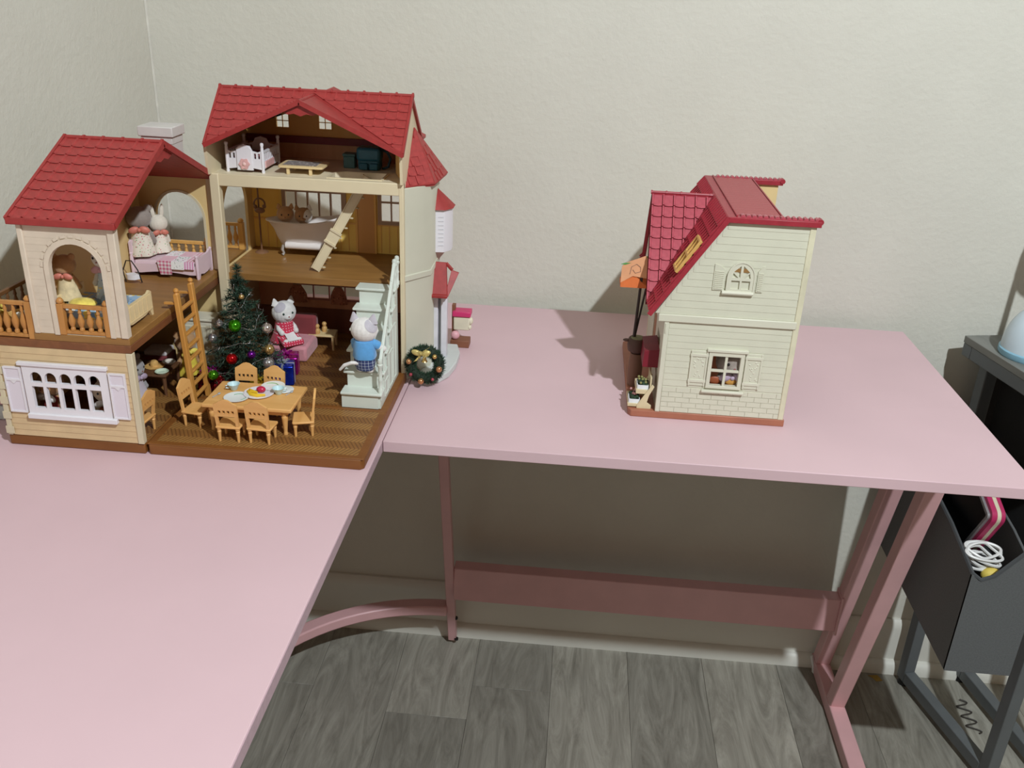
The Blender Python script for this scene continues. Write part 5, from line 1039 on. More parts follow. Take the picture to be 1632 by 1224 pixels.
bauble('gold', (212, 180, 120), 0.008, 0.128, 0.0036, 'small gold bauble near the top of the Christmas tree')
# presents
def gift(x_, y_, w_, d_, h_, col, rib, label, rz=0.2):
    t_ = thing('gift_box', label, 'gift', (x_, y_, GF_), 'presents under the tree', rz, True)
    part('box', MB().box(-w_/2, w_/2, -d_/2, d_/2, 0, h_), M('foil_%d_%d' % (col[0], col[2]), col, 0.2, metal=0.75, var=0.12, vs_=140, bump=0.5, bscale=220), t_, 0.002)
    rm = M('ribbon_%d' % rib[0], rib, 0.25, metal=0.6)
    part('ribbon', MB().box(-0.0014, 0.0014, -d_/2-0.0004, d_/2+0.0004, -0.00001+0.0002, h_+0.0004).box(-w_/2-0.0004, w_/2+0.0004, -0.0014, 0.0014, 0.0002, h_+0.0004), rm, t_)
    bo = MB()
    for k in range(4):
        a = k*math.pi/2 + 0.5; bo.tube([(0, 0, h_), (0.006*math.cos(a-0.3), 0.006*math.sin(a-0.3), h_+0.006), (0.009*math.cos(a), 0.009*math.sin(a), h_+0.004), (0.006*math.cos(a+0.3), 0.006*math.sin(a+0.3), h_+0.001), (0, 0, h_)], 0.0010, 5)
    part('bow', bo, rm, t_)
gift(-0.1605, 0.122, 0.029, 0.026, 0.028, (24, 50, 180), (200, 206, 220), 'shiny blue gift with silver bow under the tree')
gift(-0.168, 0.157, 0.034, 0.028, 0.026, (150, 20, 120), (190, 40, 160), 'shiny magenta gift behind the blue gift')
gift(-0.183, 0.088, 0.024, 0.020, 0.016, (214, 170, 30), (230, 200, 60), 'shiny gold gift between table and tree')
gift(-0.247, 0.093, 0.034, 0.026, 0.022, (140, 12, 24), (190, 30, 40), 'shiny dark red gift left of the tree by the ladder', 0.0)
gift(-0.222, 0.070, 0.026, 0.022, 0.015, (120, 10, 22), (180, 40, 50), 'low dark red gift in front of the tree', 0.3)

# bench with two bottles
tm = thing('toy_side_table', 'small cream toy table with two bottles on the ground floor', 'table', (-0.142, 0.256, GF_))
CRW = M('cream_wood', (222, 196, 146), 0.5, var=0.03)
part('tabletop', MB().slab([[(-0.162, 0.242), (-0.122, 0.242), (-0.1245, 0.270), (-0.1595, 0.270)]], (0,0,0.0345), (1,0,0), (0,1,0), (0,0,0.0028)), CRW, tm, 0.0008)
for px, py in ((-0.1585, 0.2445), (-0.1255, 0.2445), (-0.1575, 0.267), (-0.127, 0.267)): part('leg', MB().tube([(px, py, 0.0345), (px*0.99-0.0014, py-0.0006, 0.024), (px, py, GF_)], [0.0026, 0.0020, 0.0016], 8), CRW, tm)
for x_, y_, lab in ((-0.1495, 0.249, 'small tan toy bottle on the little table, nearer one'), (-0.1420, 0.260, 'small tan toy bottle on the little table, farther one')):
    solo('toy_bottle', MB().lathe([(0.0034, 0), (0.0040, 0.001), (0.0040, 0.006), (0.0026, 0.0078), (0.0030, 0.0098), (0.0036, 0.0118), (0.0024, 0.0142), (0.0003, 0.0148)], (x_, y_, 0.0373), 14), M('bottle_tan', (206, 160, 98), 0.5), lab, 'bottle', (x_, y_, 0.0373), 'bottles on the little table')

# bathtub
tb = thing('bathtub', 'white clawfoot toy bathtub on the dollhouse first floor', 'bathtub', (-0.172, 0.277, 0.144))
TUBM = M('tub_white', (236, 228, 224), 0.3, var=0.01)
def oval(cx_, cy_, rx_, ry_, z_, n=32, lift=0.0): return [(cx_ + rx_*math.cos(2*math.pi*j/n), cy_ + ry_*0.76*math.sin(2*math.pi*j/n), 0.1555 + (z_-0.1555)*0.91 + lift*max(0.0, math.cos(2*math.pi*j/n))**2) for j in range(n)]
cx_, cy_ = -0.172, 0.2915
rg_ = [oval(cx_, cy_, 0.030, 0.013, 0.1555), oval(cx_, cy_, 0.036, 0.0185, 0.1575), oval(cx_, cy_, 0.042, 0.0215, 0.170), oval(cx_, cy_, 0.047, 0.0245, 0.184), oval(cx_+0.001, cy_, 0.0555, 0.0285, 0.1955, lift=0.008), oval(cx_+0.001, cy_, 0.0590, 0.0310, 0.1965, lift=0.010), oval(cx_+0.001, cy_, 0.0592, 0.0312, 0.1985, lift=0.010), oval(cx_+0.001, cy_, 0.0555, 0.0285, 0.1995, lift=0.010), oval(cx_+0.001, cy_, 0.0500, 0.0255, 0.1955, lift=0.008), oval(cx_, cy_, 0.0440, 0.0220, 0.180), oval(cx_, cy_, 0.0380, 0.0180, 0.164), oval(cx_, cy_, 0.030, 0.012, 0.160)]
part('tub', MB().ring(rg_), TUBM, tb, smooth=60)
part('skirt_roll', MB().tube([(cx_-0.026, cy_-0.0135, 0.1600), (cx_+0.026, cy_-0.0135, 0.1600)], [0.0052, 0.0052], 12), TUBM, tb)
CHR = M('foot_silver', (210, 206, 202), 0.25, metal=0.5)
for sx in (-1, 1):
    for sy in (-1, 1): part('claw_foot', MB().tube([(cx_+sx*0.030, cy_+sy*0.011, 0.159), (cx_+sx*0.032, cy_+sy*0.0135, 0.153), (cx_+sx*0.030, cy_+sy*0.013, 0.148), (cx_+sx*0.0315, cy_+sy*0.015, 0.1455)], [0.0030, 0.0024, 0.0018, 0.0022], 8), CHR, tb)
# bronze stand with flowers beside the tub
BRZ = M('bronze_stand', (124, 88, 62), 0.5, var=0.08)
hs = thing('toy_shower_stand', 'bronze toy shower stand at the left end of the bathtub', 'stand', (-0.2385, 0.289, 0.144))
part('pole', MB().cyl((-0.2385, 0.289, 0.144), (-0.2385, 0.289, 0.246), 0.0014, 0.0012, 8), BRZ, hs)
part('foot', MB().lathe([(0.0005, 0), (0.010, 0), (0.008, 0.002), (0.0012, 0.004)], (-0.2385, 0.289, 0.144), 16), BRZ, hs)
part('shower_head', MB().lathe([(0.001, 0), (0.006, -0.002), (0.0075, -0.004), (0.001, -0.004)], (-0.232, 0.287, 0.244), 14).tube([(-0.2385, 0.289, 0.246), (-0.236, 0.288, 0.250), (-0.232, 0.287, 0.244)], 0.0011, 6), BRZ, hs)
part('tap_ring', MB().tube([(-0.236 + 0.008*math.cos(a), 0.286, 0.216 + 0.008*math.sin(a)) for a in [2*math.pi*k/16 for k in range(16)]], 0.0013, 6, True), BRZ, hs)
part('tap', MB().ell((-0.236, 0.285, 0.207), (0.008, 0.003, 0.0045), 10, 8).ell((-0.242, 0.285, 0.212), (0.003, 0.003, 0.003), 8, 6).ell((-0.229, 0.285, 0.213), (0.003, 0.003, 0.003), 8, 6), BRZ, hs)
# loft stair
lf_ = thing('loft_stair', 'cream loft stair leaning from the first floor up to the attic hatch', 'stair', (-0.137, 0.214, 0.144))
a, b = Vector((-0.1365, 0.2115, 0.1470)), Vector((-0.0620, 0.2200, 0.2770)); dirv = (b-a).normalized(); nv = Vector((-dirv.z, 0, dirv.x))
part('tread_board', MB().bar(a, b, 0.0120, 0.0030, (0,1,0)), CREAM, lf_, 0.0005)
for s_ in (-1, 1): part('stringer', MB().bar(a + nv*(s_*0.0058), b + nv*(s_*0.0058), 0.0016, 0.0062, (0,1,0)), CREAM, lf_, 0.0004)
for k in range(9):
    p = a.lerp(b, 0.05+k*0.108); part('step', MB().hexa([tuple(p - nv*0.0062 + Vector((dx_, dy2, 0)) + nv*dn_) for dn_ in (-0.0016, 0.0004) for dx_, dy2 in ((0, 0.0), (0.003, 0.0), (0.003, 0.005), (0, 0.005))]), CREAM, lf_)
part('hinge_block', MB().bar(a.lerp(b, 0.30) + Vector((0, -0.0022, 0)), a.lerp(b, 0.42) + Vector((0, -0.0022, 0)), 0.0165, 0.0030, (0,1,0)), CREAM, lf_, 0.0005)
for t_ in (0.30, 0.42): part('hinge_lip', MB().bar(a.lerp(b, t_) - nv*0.0085 + Vector((0, -0.0040, 0)), a.lerp(b, t_) + nv*0.0085 + Vector((0, -0.0040, 0)), 0.0022, 0.0030), CREAM, lf_)

# attic: crib, low table, bags
AF = 0.279
cr = thing('toy_crib', 'white toy crib with pink flower panel in the attic', 'crib', (-0.219, 0.227, AF))
CX0_, CX1_, CYA, CYB = -0.2425, -0.1950, 0.197, 0.262
pst = [(0.0021, 0), (0.0024, 0.002), (0.0018, 0.004), (0.0021, 0.008), (0.0021, 0.032), (0.0017, 0.0335), (0.0026, 0.0365), (0.0020, 0.0385), (0.0003, 0.0392)]
for px, py in ((CX0_, CYA), (CX1_, CYA), (CX0_, CYB), (CX1_, CYB)): part('post', MB().lathe(pst, (px, py, AF), 12), WHITE, cr)
def end(yy):
    return MB().slab([[(CX0_, AF+0.004), (CX0_+0.014, AF+0.006), (CX0_+0.014, AF+0.003), (CX1_-0.013, AF+0.003), (CX1_-0.013, AF+0.006), (CX1_, AF+0.004), (CX1_, AF+0.029), (CX1_-0.006, AF+0.0265), (CX1_-0.013, AF+0.028), (CX1_-0.016, AF+0.034), (CX1_-0.024, AF+0.0365), (CX0_+0.016, AF+0.034), (CX0_+0.013, AF+0.028), (CX0_+0.006, AF+0.0265), (CX0_, AF+0.029)], rect(CX0_+0.003, CX0_+0.0058, AF+0.018, AF+0.025), rect(CX0_+0.0082, CX0_+0.011, AF+0.018, AF+0.025), rect(CX1_-0.0058, CX1_-0.003, AF+0.018, AF+0.025), rect(CX1_-0.011, CX1_-0.0082, AF+0.018, AF+0.025)], (0, yy, 0), (1,0,0), (0,0,1), (0, 0.0022, 0))
e1 = part('end_panel', end(CYA-0.001), WHITE, cr); part('end_panel', end(CYB-0.001), WHITE, cr)
part('raised_panel', MB().slab([[(CX0_+0.0135, AF+0.003), (CX1_-0.0135, AF+0.003), (CX1_-0.0135, AF+0.031), (CX1_-0.018, AF+0.0345), (CX0_+0.018, AF+0.0345), (CX0_+0.0135, AF+0.031)]], (0, CYA-0.0026, 0), (1,0,0), (0,0,1), (0, 0.0018, 0)), WHITE, e1, 0.0006)
part('flower', MB().slab([[(-0.2187 + (0.0066+0.0008*math.cos(6*a_))*math.cos(a_), AF+0.0115 + (0.0066+0.0008*math.cos(6*a_))*math.sin(a_)) for a_ in [2*math.pi*k/36 for k in range(36)]]], (0, CYA-0.0044, 0), (1,0,0), (0,0,1), (0, 0.0022, 0)), M('crib_pink', (222, 172, 168), 0.6, var=0.08, vs_=200), e1)
part('flower_heart', MB().ell((-0.2187, CYA-0.0046, AF+0.0115), (0.0025, 0.0012, 0.0025), 10, 6), M('crib_pink_light', (234, 196, 190), 0.6), e1)
for xx in (CX0_, CX1_):
    sr = part('side_rail', MB().box(xx-0.001, xx+0.001, CYA, CYB, AF+0.005, AF+0.015).box(xx-0.0013, xx+0.0013, CYA, CYB, AF+0.0255, AF+0.028), WHITE, cr)
    sm_ = mesh('spindle', MB().cyl((0,0,0), (0,0,0.0112), 0.0010, 0.0010, 8), WHITE)
    for k in range(9): piece('spindle', sm_, sr, (xx, CYA+0.0065*(k+1), AF+0.0148))
part('drawer', MB().box(CX1_+0.0008, CX1_+0.0022, CYA+0.006, CYA+0.040, AF+0.006, AF+0.0145), M('crib_pink'), cr, 0.0004)
part('mattress', MB().box(CX0_+0.003, CX1_-0.003, CYA+0.003, CYB-0.003, AF+0.010, AF+0.0185), M('crib_maroon', (150, 72, 78), 0.9), cr, 0.002)
lt = thing('low_table', 'low cream toy table with dark patterned top in the attic', 'table', (-0.146, 0.215, AF))
part('tabletop', MB().slab([rr2(0.060, 0.040, 0.004)], (-0.176, 0.197, AF+0.0085), (1,0,0), (0,1,0), (0,0,0.003)), CRW, lt, 0.0006)
part('inlay', MB().box(-0.171, -0.126, 0.203, 0.232, AF+0.0114, AF+0.0119), blots('inlay_pattern', (120, 108, 104), [(204, 196, 190), (90, 78, 76), (170, 160, 156)], 260, 0.42, 0.5), lt)
for px in (-0.163, -0.133):
    for py in (0.201, 0.231): part('leg', MB().box(px-0.002, px+0.002, py-0.002, py+0.002, AF, AF+0.0086), CRW, lt, 0.0005)
TEAL = M('teal_vinyl', (34, 92, 112), 0.45, var=0.05, vs_=100)
bg = thing('toy_backpack', 'teal toy school bag standing in the attic', 'bag', (-0.067, 0.262, AF))
part('bag_body', MB().box(-0.083, -0.052, 0.252, 0.272, AF, AF+0.0295), TEAL, bg, 0.004)
part('flap', MB().box(-0.084, -0.051, 0.2495, 0.2735, AF+0.012, AF+0.0305), TEAL, bg, 0.004)
part('pocket', MB().box(-0.080, -0.068, 0.248, 0.253, AF+0.001, AF+0.010).box(-0.066, -0.054, 0.248, 0.253, AF+0.001, AF+0.010), TEAL, bg, 0.0015)
part('strap', MB().tube([(-0.051, 0.264, AF+0.027), (-0.044, 0.264, AF+0.024), (-0.0395, 0.264, AF+0.015), (-0.043, 0.264, AF+0.004), (-0.051, 0.264, AF+0.001)], 0.0018, 8), M('teal_dark', (22, 56, 68), 0.5), bg)
bx_ = thing('toy_hat_box', 'small grey-teal toy box beside the school bag', 'box', (-0.096, 0.268, AF))
part('box_body', MB().box(-0.1045, -0.0885, 0.260, 0.276, AF, AF+0.016), M('box_teal', (70, 110, 112), 0.5, var=0.08, vs_=200), bx_, 0.0012)
part('lid', MB().box(-0.1055, -0.0875, 0.259, 0.277, AF+0.016, AF+0.0195), M('box_teal'), bx_, 0.0012)

# beds in the left wing
PKB = M('bed_pink', (226, 200, 208), 0.5, var=0.02); UF = 0.145
pb = thing('toy_bed', 'pale pink toy bed with patchwork quilt in the left wing', 'bed', (-0.318, 0.168, UF))
X0, X1, Y0, Y1 = -0.364, -0.273, 0.141, 0.189
def board(xx, top): 
    return MB().slab([[(Y0, UF), (Y0+0.005, UF), (Y0+0.008, UF+0.006), (Y0+0.018, UF+0.0035), (Y1-0.018, UF+0.0035), (Y1-0.008, UF+0.006), (Y1-0.005, UF), (Y1, UF), (Y1, UF+top), (Y1-0.005, UF+top+0.002), (Y1-0.012, UF+top-0.001), (Y0+0.012, UF+top-0.001), (Y0+0.005, UF+top+0.002), (Y0, UF+top)]], (xx, 0, 0), (0,1,0), (0,0,1), (0.003, 0, 0))
part('footboard', board(X1-0.003, 0.029), PKB, pb); part('headboard', board(X0, 0.046), PKB, pb)
for py in (Y0+0.001, Y1-0.001):
    for px in (X0+0.0015, X1-0.0015): part('post', MB().lathe([(0.0016, 0), (0.0022, 0.003), (0.0024, 0.026), (0.0018, 0.029), (0.0024, 0.031), (0.0004, 0.033)], (px, py, UF), 10), PKB, pb)
wav = [(X0, UF+0.018), (X0, UF+0.006)] + [(X0+0.012 + (X1-X0-0.024)*k/12, UF+0.0055+0.003*math.sin(math.pi*k/12)) for k in range(13)] + [(X1, UF+0.006), (X1, UF+0.018)]
part('side_panel', MB().slab([wav], (0, Y0, 0), (1,0,0), (0,0,1), (0, 0.002, 0)), PKB, pb); part('side_panel', MB().slab([wav], (0, Y1-0.002, 0), (1,0,0), (0,0,1), (0, 0.002, 0)), PKB, pb)
part('mattress', MB().box(X0+0.003, X1-0.003, Y0+0.0022, Y1-0.0022, UF+0.010, UF+0.022), PKB, pb, 0.003)
qlt = thing('patchwork_quilt', 'pink and white patchwork quilt draped over the pale pink bed', 'quilt', (-0.30, 0.160, UF+0.022))
PAT = [stripes('gingham_rose', (236, 226, 228), (206, 92, 128), 0.0048, 0, 0.9, 0.5, 1), blots('dotted_white', (238, 236, 232), [(110, 110, 100)], 420, 0.2), stripes('stripe_pink', (238, 214, 226), (216, 146, 184), 0.0034, 0, 0.9, 0.5), blots('floral_green', (236, 230, 234), [(120, 160, 130), (214, 150, 170)], 300, 0.35), M('quilt_pink', (230, 188, 200), 0.9), stripes('gingham_pink', (238, 230, 232), (214, 110, 150), 0.0040, 0, 0.9, 0.5, 1)]
qx = [-0.327, -0.308, -0.2905, -0.2768]; qz = UF+0.0222
for i in range(3):
    for j in range(2):
        ya = Y0 - 0.001 + j*0.024
        part('patch', MB().box(qx[i], qx[i+1], ya, ya+0.024, qz, qz+0.0016), PAT[(i+3*(j == 0)+j*3) % 6 if j else (4, 3, 5)[i]], qlt, 0.0005)
    dl = (0.0165, 0.0085, 0.0075)[i]; sk = (0.004, 0, 0)[i]
    part('hanging_patch', MB().hexa([(qx[i]+sk, Y0-0.004, qz-dl), (qx[i+1], Y0-0.004, qz-dl+(0.004 if i == 0 else 0)), (qx[i+1], Y0-0.0028, qz-dl), (qx[i]+sk, Y0-0.0028, qz-dl), (qx[i], Y0-0.0026, qz+0.0016), (qx[i+1], Y0-0.0026, qz+0.0016), (qx[i+1], Y0-0.001, qz+0.0016), (qx[i], Y0-0.001, qz+0.0016)]), [stripes('gingham_rose_v', (236, 226, 228), (206, 92, 128), 0.0048, 0, 0.9, 0.5, 2), PAT[1], PAT[2]][i], qlt)
hp = thing('doll_hoop', 'black wire hoop with white ruffle at the foot of the dressed rabbit', 'hoop', (-0.350, 0.112, UF))
part('hoop', MB().tube([(-0.3585, 0.112, UF+0.0015), (-0.361, 0.112, UF+0.016), (-0.355, 0.112, UF+0.030), (-0.348, 0.112, UF+0.030), (-0.341, 0.112, UF+0.018), (-0.337, 0.112, UF+0.0015)], 0.0008, 6), BLACK, hp)
part('ruffle', MB().ring([[(-0.3485 + (0.0085+0.0010*math.cos(6*a_))*math.cos(a_), 0.112 + 0.006*math.sin(a_), UF+z_) for a_ in [2*math.pi*k/24 for k in range(24)]] for z_ in (0.006, 0.010, 0.0125)]), M('ruffle_white', (230, 226, 230), 0.9), hp)
bb_ = thing('toy_bed', 'cream toy bed with blue and yellow bedding behind the front arch', 'bed', (-0.315, -0.032, UF))
X0, X1, Y0, Y1 = -0.357, -0.2735, -0.066, 0.006
CRB = M('bed_cream', (226, 202, 156), 0.5, var=0.03)
part('footboard', MB().slab([[(Y0, UF), (Y0+0.004, UF), (Y0+0.008, UF+0.008), (Y0+0.020, UF+0.0055), (Y1-0.020, UF+0.0055), (Y1-0.008, UF+0.008), (Y1-0.004, UF), (Y1, UF), (Y1, UF+0.0285), (Y1-0.004, UF+0.031), (Y1-0.009, UF+0.0285), (Y0+0.009, UF+0.0285), (Y0+0.004, UF+0.031), (Y0, UF+0.0285)]], (X1-0.003, 0, 0), (0,1,0), (0,0,1), (0.003, 0, 0)), CRB, bb_)
sl_ = mesh('slat_groove', MB().box(0, 0.0006, -0.0045, 0.0045, UF+0.011, UF+0.027), CRB)
for k in range(6): piece('footboard_slat', sl_, bb_, (X1, Y0+0.010+k*0.0105, 0))
part('foot_rail', MB().box(X1-0.0005, X1+0.0012, Y0+0.002, Y1-0.002, UF+0.0085, UF+0.0105), CRB, bb_)
part('headboard', MB().box(X0, X0+0.003, Y0, Y1, UF, UF+0.036), CRB, bb_, 0.0008)
part('bed_frame', MB().box(X0+0.003, X1-0.003, Y0+0.004, Y1-0.004, UF+0.004, UF+0.016), CRB, bb_)
part('mattress', MB().box(X0+0.003, X1-0.004, Y0+0.003, Y1-0.003, UF+0.014, UF+0.0245), blots('bedding_blue', (150, 180, 206), [(236, 230, 220), (232, 206, 96), (110, 150, 190)], 150, 0.5), bb_, 0.003)
for x_, y_, r_, col, lab in ((-0.326, -0.051, (0.016, 0.011, 0.006), (232, 208, 96), 'yellow pillow on the cream bed behind the front arch'), (-0.296, -0.036, (0.016, 0.013, 0.0075), (116, 134, 152), 'grey-blue pillow with dark pattern on the cream bed'), (-0.283, -0.052, (0.009, 0.010, 0.006), (236, 206, 80), 'small yellow cushion at the right of the cream bed')):
    solo('pillow', MB().ell((x_, y_, UF+0.0235+r_[2]), r_, 18, 10), M('pillow_%d' % col[2], col, 0.9, var=0.12, vs_=120, sheen=0.3), lab, 'pillow', (x_, y_, UF+0.0245))
# ------------------------------------------------------------------ left wing ground floor clutter
WG = 0.0143
kt = thing('toy_table', 'brown toy table with dishes inside the left wing ground floor', 'table', (-0.325, 0.085, WG))
DKW = wood('dark_wood', (92, 60, 38), (108, 72, 46), 0.5, 60, 0)
part('tabletop', MB().box(-0.365, -0.292, 0.052, 0.100, WG+0.026, WG+0.029), DKW, kt, 0.0008)
for px in (-0.361, -0.296):
    for py in (0.056, 0.096): part('leg', MB().lathe([(0.0020, 0), (0.0026, 0.02), (0.0026, 0.0262)], (px, py, WG), 8), DKW, kt)
ht = thing('straw_hat', 'tiny straw hat lying on the brown toy table', 'hat', (-0.318, 0.078, WG+0.029))
STR = M('straw', (206, 160, 92), 0.8, var=0.1, vs_=300)
part('brim', MB().lathe([(0.0005, 0), (0.012, 0.0006), (0.0125, 0.0014), (0.0005, 0.0016)], (-0.318, 0.078, WG+0.029), 20), STR, ht); part('crown', MB().lathe([(0.0055, 0.001), (0.0050, 0.007), (0.0030, 0.009), (0.0003, 0.0092)], (-0.318, 0.078, WG+0.029), 16), STR, ht)
for x_, y_, c_, lab in ((-0.300, 0.060, (206, 220, 196), 'pale green toy dish at the near edge of the brown toy table'), (-0.305, 0.092, (222, 214, 200), 'cream toy dish at the far edge of the brown toy table')):
    solo('toy_dish', MB().lathe([(0.0005, 0), (0.006, 0), (0.0088, 0.003), (0.0084, 0.0034), (0.0055, 0.0010), (0.0005, 0.0010)], (x_, y_, WG+0.029), 18), M('dish_%d' % c_[2], c_, 0.4), lab, 'dish', (x_, y_, WG+0.029), 'dishes in the left wing')
wc = thing('toy_cabinet', 'white slatted toy cabinet at the back of the left wing ground floor', 'cabinet', (-0.291, 0.170, WG))
part('cabinet_body', MB().box(-0.309, -0.271, 0.158, 0.186, WG, WG+0.066), M('cabinet_white', (226, 218, 196), 0.5), wc, 0.0008)
sl2 = mesh('door_slat', MB().box(0, 0.0055, -0.001, 0, 0, 0.052), M('cabinet_cream', (218, 208, 182), 0.5))
for k in range(6): piece('door_slat', sl2, wc, (-0.3075+k*0.0060, 0.158, WG+0.006))
part('top_board', MB().box(-0.311, -0.269, 0.156, 0.188, WG+0.066, WG+0.069), M('cabinet_white'), wc, 0.0006)
pn = thing('toy_fireplace', 'dark toy fireplace at the left of the wing ground floor', 'fireplace', (-0.392, 0.13, WG))
part('surround', MB().slab([rect(0.085, 0.185, WG, WG+0.075), rect(0.105, 0.165, WG+0.0001, WG+0.045)], (-0.425, 0, 0), (0,1,0), (0,0,1), (0.018, 0, 0)), M('dark_brick', (70, 40, 34), 0.8, var=0.2, vs_=80), pn, 0.001)
part('mantel', MB().box(-0.426, -0.403, 0.081, 0.189, WG+0.075, WG+0.080), DKW, pn, 0.001)
sb = thing('toy_stool', 'small brown toy stool with white seat behind the ladder', 'stool', (-0.345, 0.150, WG))
part('seat', MB().box(-0.362, -0.330, 0.138, 0.166, WG+0.018, WG+0.025), M('cushion_white', (216, 206, 204), 0.9), sb, 0.002)
part('frame', MB().box(-0.363, -0.329, 0.137, 0.167, WG, WG+0.018), M('maroon_plush'), sb, 0.001)
hb = thing('round_back_chair', 'round-backed brown toy chair between white cabinet and tree', 'chair', (-0.252, 0.150, GF_))
part('seat', MB().lathe([(0.0005, 0.018), (0.011, 0.018), (0.011, 0.021), (0.0005, 0.021)], (-0.249, 0.172, GF_), 16), RAILW, hb)
part('backrest', MB().slab([[(-0.249 + 0.011*math.cos(a_), GF_+0.040 + 0.018*math.sin(a_)) for a_ in [2*math.pi*k/20 for k in range(20)]]], (0, 0.180, 0), (1,0,0), (0,0,1), (0, 0.0025, 0)), RAILW, hb)
for k in range(4): part('leg', MB().cyl((-0.249 + 0.008*math.cos(k*H2+0.7), 0.172 + 0.008*math.sin(k*H2+0.7), GF_), (-0.249 + 0.007*math.cos(k*H2+0.7), 0.172 + 0.007*math.sin(k*H2+0.7), GF_+0.0182), 0.0014, n=8), RAILW, hb)
# balcony: bowls of greenery
LEAF = M('leaf_green', (64, 92, 48), 0.6, var=0.2, vs_=60)
for x_, y_, r_, lab in ((-0.402, 0.022, 0.016, 'pale toy bowl of leafy vegetables on the balcony'),):
    b_ = thing('vegetable_bowl', lab, 'bowl', (x_, y_, 0.1365))
    part('bowl', MB().lathe([(r_*0.5, 0), (r_*0.8, 0.004), (r_, 0.0125), (r_*1.03, 0.0135), (r_*0.95, 0.013), (r_*0.7, 0.005), (0.0005, 0.004)], (x_, y_, 0.1365), 20), M('bowl_cream', (206, 190, 158), 0.6), b_)
    lv_ = MB(); random.seed(9)
    for k in range(34): lv_.ell((x_ + random.uniform(-0.012, 0.012), y_ + random.uniform(-0.012, 0.012), 0.1365 + random.uniform(0.011, 0.021)), (0.0048, 0.0022, 0.0034), 6, 5, Matrix.Rotation(random.uniform(0, 3), 3, 'Z') @ Matrix.Rotation(random.uniform(-1, 1), 3, 'X'))
    part('leaves', lv_, LEAF, b_)
    part('banana', MB().tube([(x_-0.004, y_-0.010, 0.151), (x_-0.001, y_-0.013, 0.156), (x_+0.003, y_-0.011, 0.161)], [0.0014, 0.0022, 0.0012], 8), M('banana_yellow'), b_)
bs = thing('wicker_basket', 'round wicker basket with white eggs behind the balcony railing', 'basket', (-0.402, -0.042, 0.1365))
part('basket', MB().lathe([(0.010, 0), (0.016, 0.005), (0.0195, 0.016), (0.020, 0.018), (0.018, 0.0175), (0.014, 0.006), (0.0005, 0.005)], (-0.402, -0.042, 0.1365), 22), STR, bs)
for k, (dx, dy_) in enumerate(((-0.006, -0.004), (0.005, -0.006), (0.007, 0.005), (-0.004, 0.007))):
    solo('toy_egg', MB().ell((-0.402+dx, -0.042+dy_, 0.1515), (0.0042, 0.0042, 0.0052), 12, 8), M('egg_white', (226, 222, 210), 0.5), 'small white toy egg in the wicker basket on the balcony', 'egg', (-0.402+dx, -0.042+dy_, 0.1465), 'eggs in the balcony basket')
yp = thing('yellow_flower_pot', 'little yellow flower cluster at the balcony railing corner', 'flowers', (-0.424, -0.052, 0.1365))
fl_ = MB(); random.seed(3)
for k in range(10): fl_.ell((-0.424 + random.uniform(-0.005, 0.005), -0.052 + random.uniform(-0.005, 0.005), 0.158 + random.uniform(0, 0.012)), 0.003, 8, 6)
part('blossoms', fl_, M('toy_yellow'), yp); part('pot', MB().lathe([(0.005, 0), (0.007, 0.020), (0.0005, 0.020)], (-0.424, -0.052, 0.1365), 14), STR, yp)
# pink plastic toy at the far left edge
pk = thing('pink_toy_stall', 'pink and white plastic toy beside the left wing at the picture edge', 'toy', (-0.466, 0.005, 0))
part('base', MB().box(-0.484, -0.448, -0.018, 0.030, 0, 0.018), M('toy_white_pale', (214, 222, 222), 0.4), pk, 0.002)
part('pink_body', MB().box(-0.482, -0.450, -0.014, 0.026, 0.018, 0.052), M('toy_pink', (226, 168, 176), 0.45), pk, 0.003)
part('cap', MB().ell((-0.466, 0.006, 0.052), (0.017, 0.021, 0.010), 14, 8), M('toy_pink'), pk)

# ------------------------------------------------------------------ wreath in front of the porch
WC = Vector((0.0235, 0.172, 0.0325))
wr = thing('wreath', 'miniature green Christmas wreath with gold bow leaning on the dollhouse tower', 'wreath', (WC.x, WC.y, 0))
nd = MB(); random.seed(21); up_ = Vector((0, 0.10, 0.995)).normalized(); rt_ = Vector((1, 0, 0)); fw_ = rt_.cross(up_).normalized()
def wp(a, r, d=0): return WC + rt_*(r*math.cos(a)) + up_*(r*math.sin(a)) + fw_*d
part('core', MB().tube([wp(2*math.pi*k/28, 0.0200) for k in range(28)], 0.0070, 10, True), M('wreath_core', (30, 44, 30), 0.8), wr)
for k in range(2600):
    a = random.uniform(0, 2*math.pi); b_ = random.uniform(0, 2*math.pi)
    er = rt_*math.cos(a) + up_*math.sin(a); d_ = er*math.cos(b_) + fw_*math.sin(b_)
    needle(wp(a, 0.0205) + d_*0.0062, d_ + Vector((random.uniform(-.6,.6), random.uniform(-.6,.6), random.uniform(-.6,.6))), random.uniform(0.003, 0.0055), 0.0005)
o = part('needles', nd, M('needle_wreath', (34, 66, 44), 0.55, var=0.3, vs_=120), wr, smooth=180); o['kind'] = 'stuff'
GLD = M('gold_metallic', (214, 178, 110), 0.22, metal=0.85, var=0.03); COP = M('copper_ball', (196, 140, 96), 0.2, metal=0.7, var=0.02); RSB = M('rose_ball', (170, 72, 84), 0.25, metal=0.5)
sgf = 1 if fw_.y < 0 else -1
for a, r_, mt_, nm in ((2.85, 0.0039, COP, 'ball'), (4.55, 0.0044, COP, 'ball'), (-0.10, 0.0044, COP, 'ball'), (0.80, 0.0034, GLD, 'ball'), (3.75, 0.0026, RSB, 'berry'), (5.35, 0.0024, RSB, 'berry')):
    part(nm, MB().ell(tuple(wp(a, 0.0215, sgf*0.0115)), r_, 14, 10), mt_, wr)
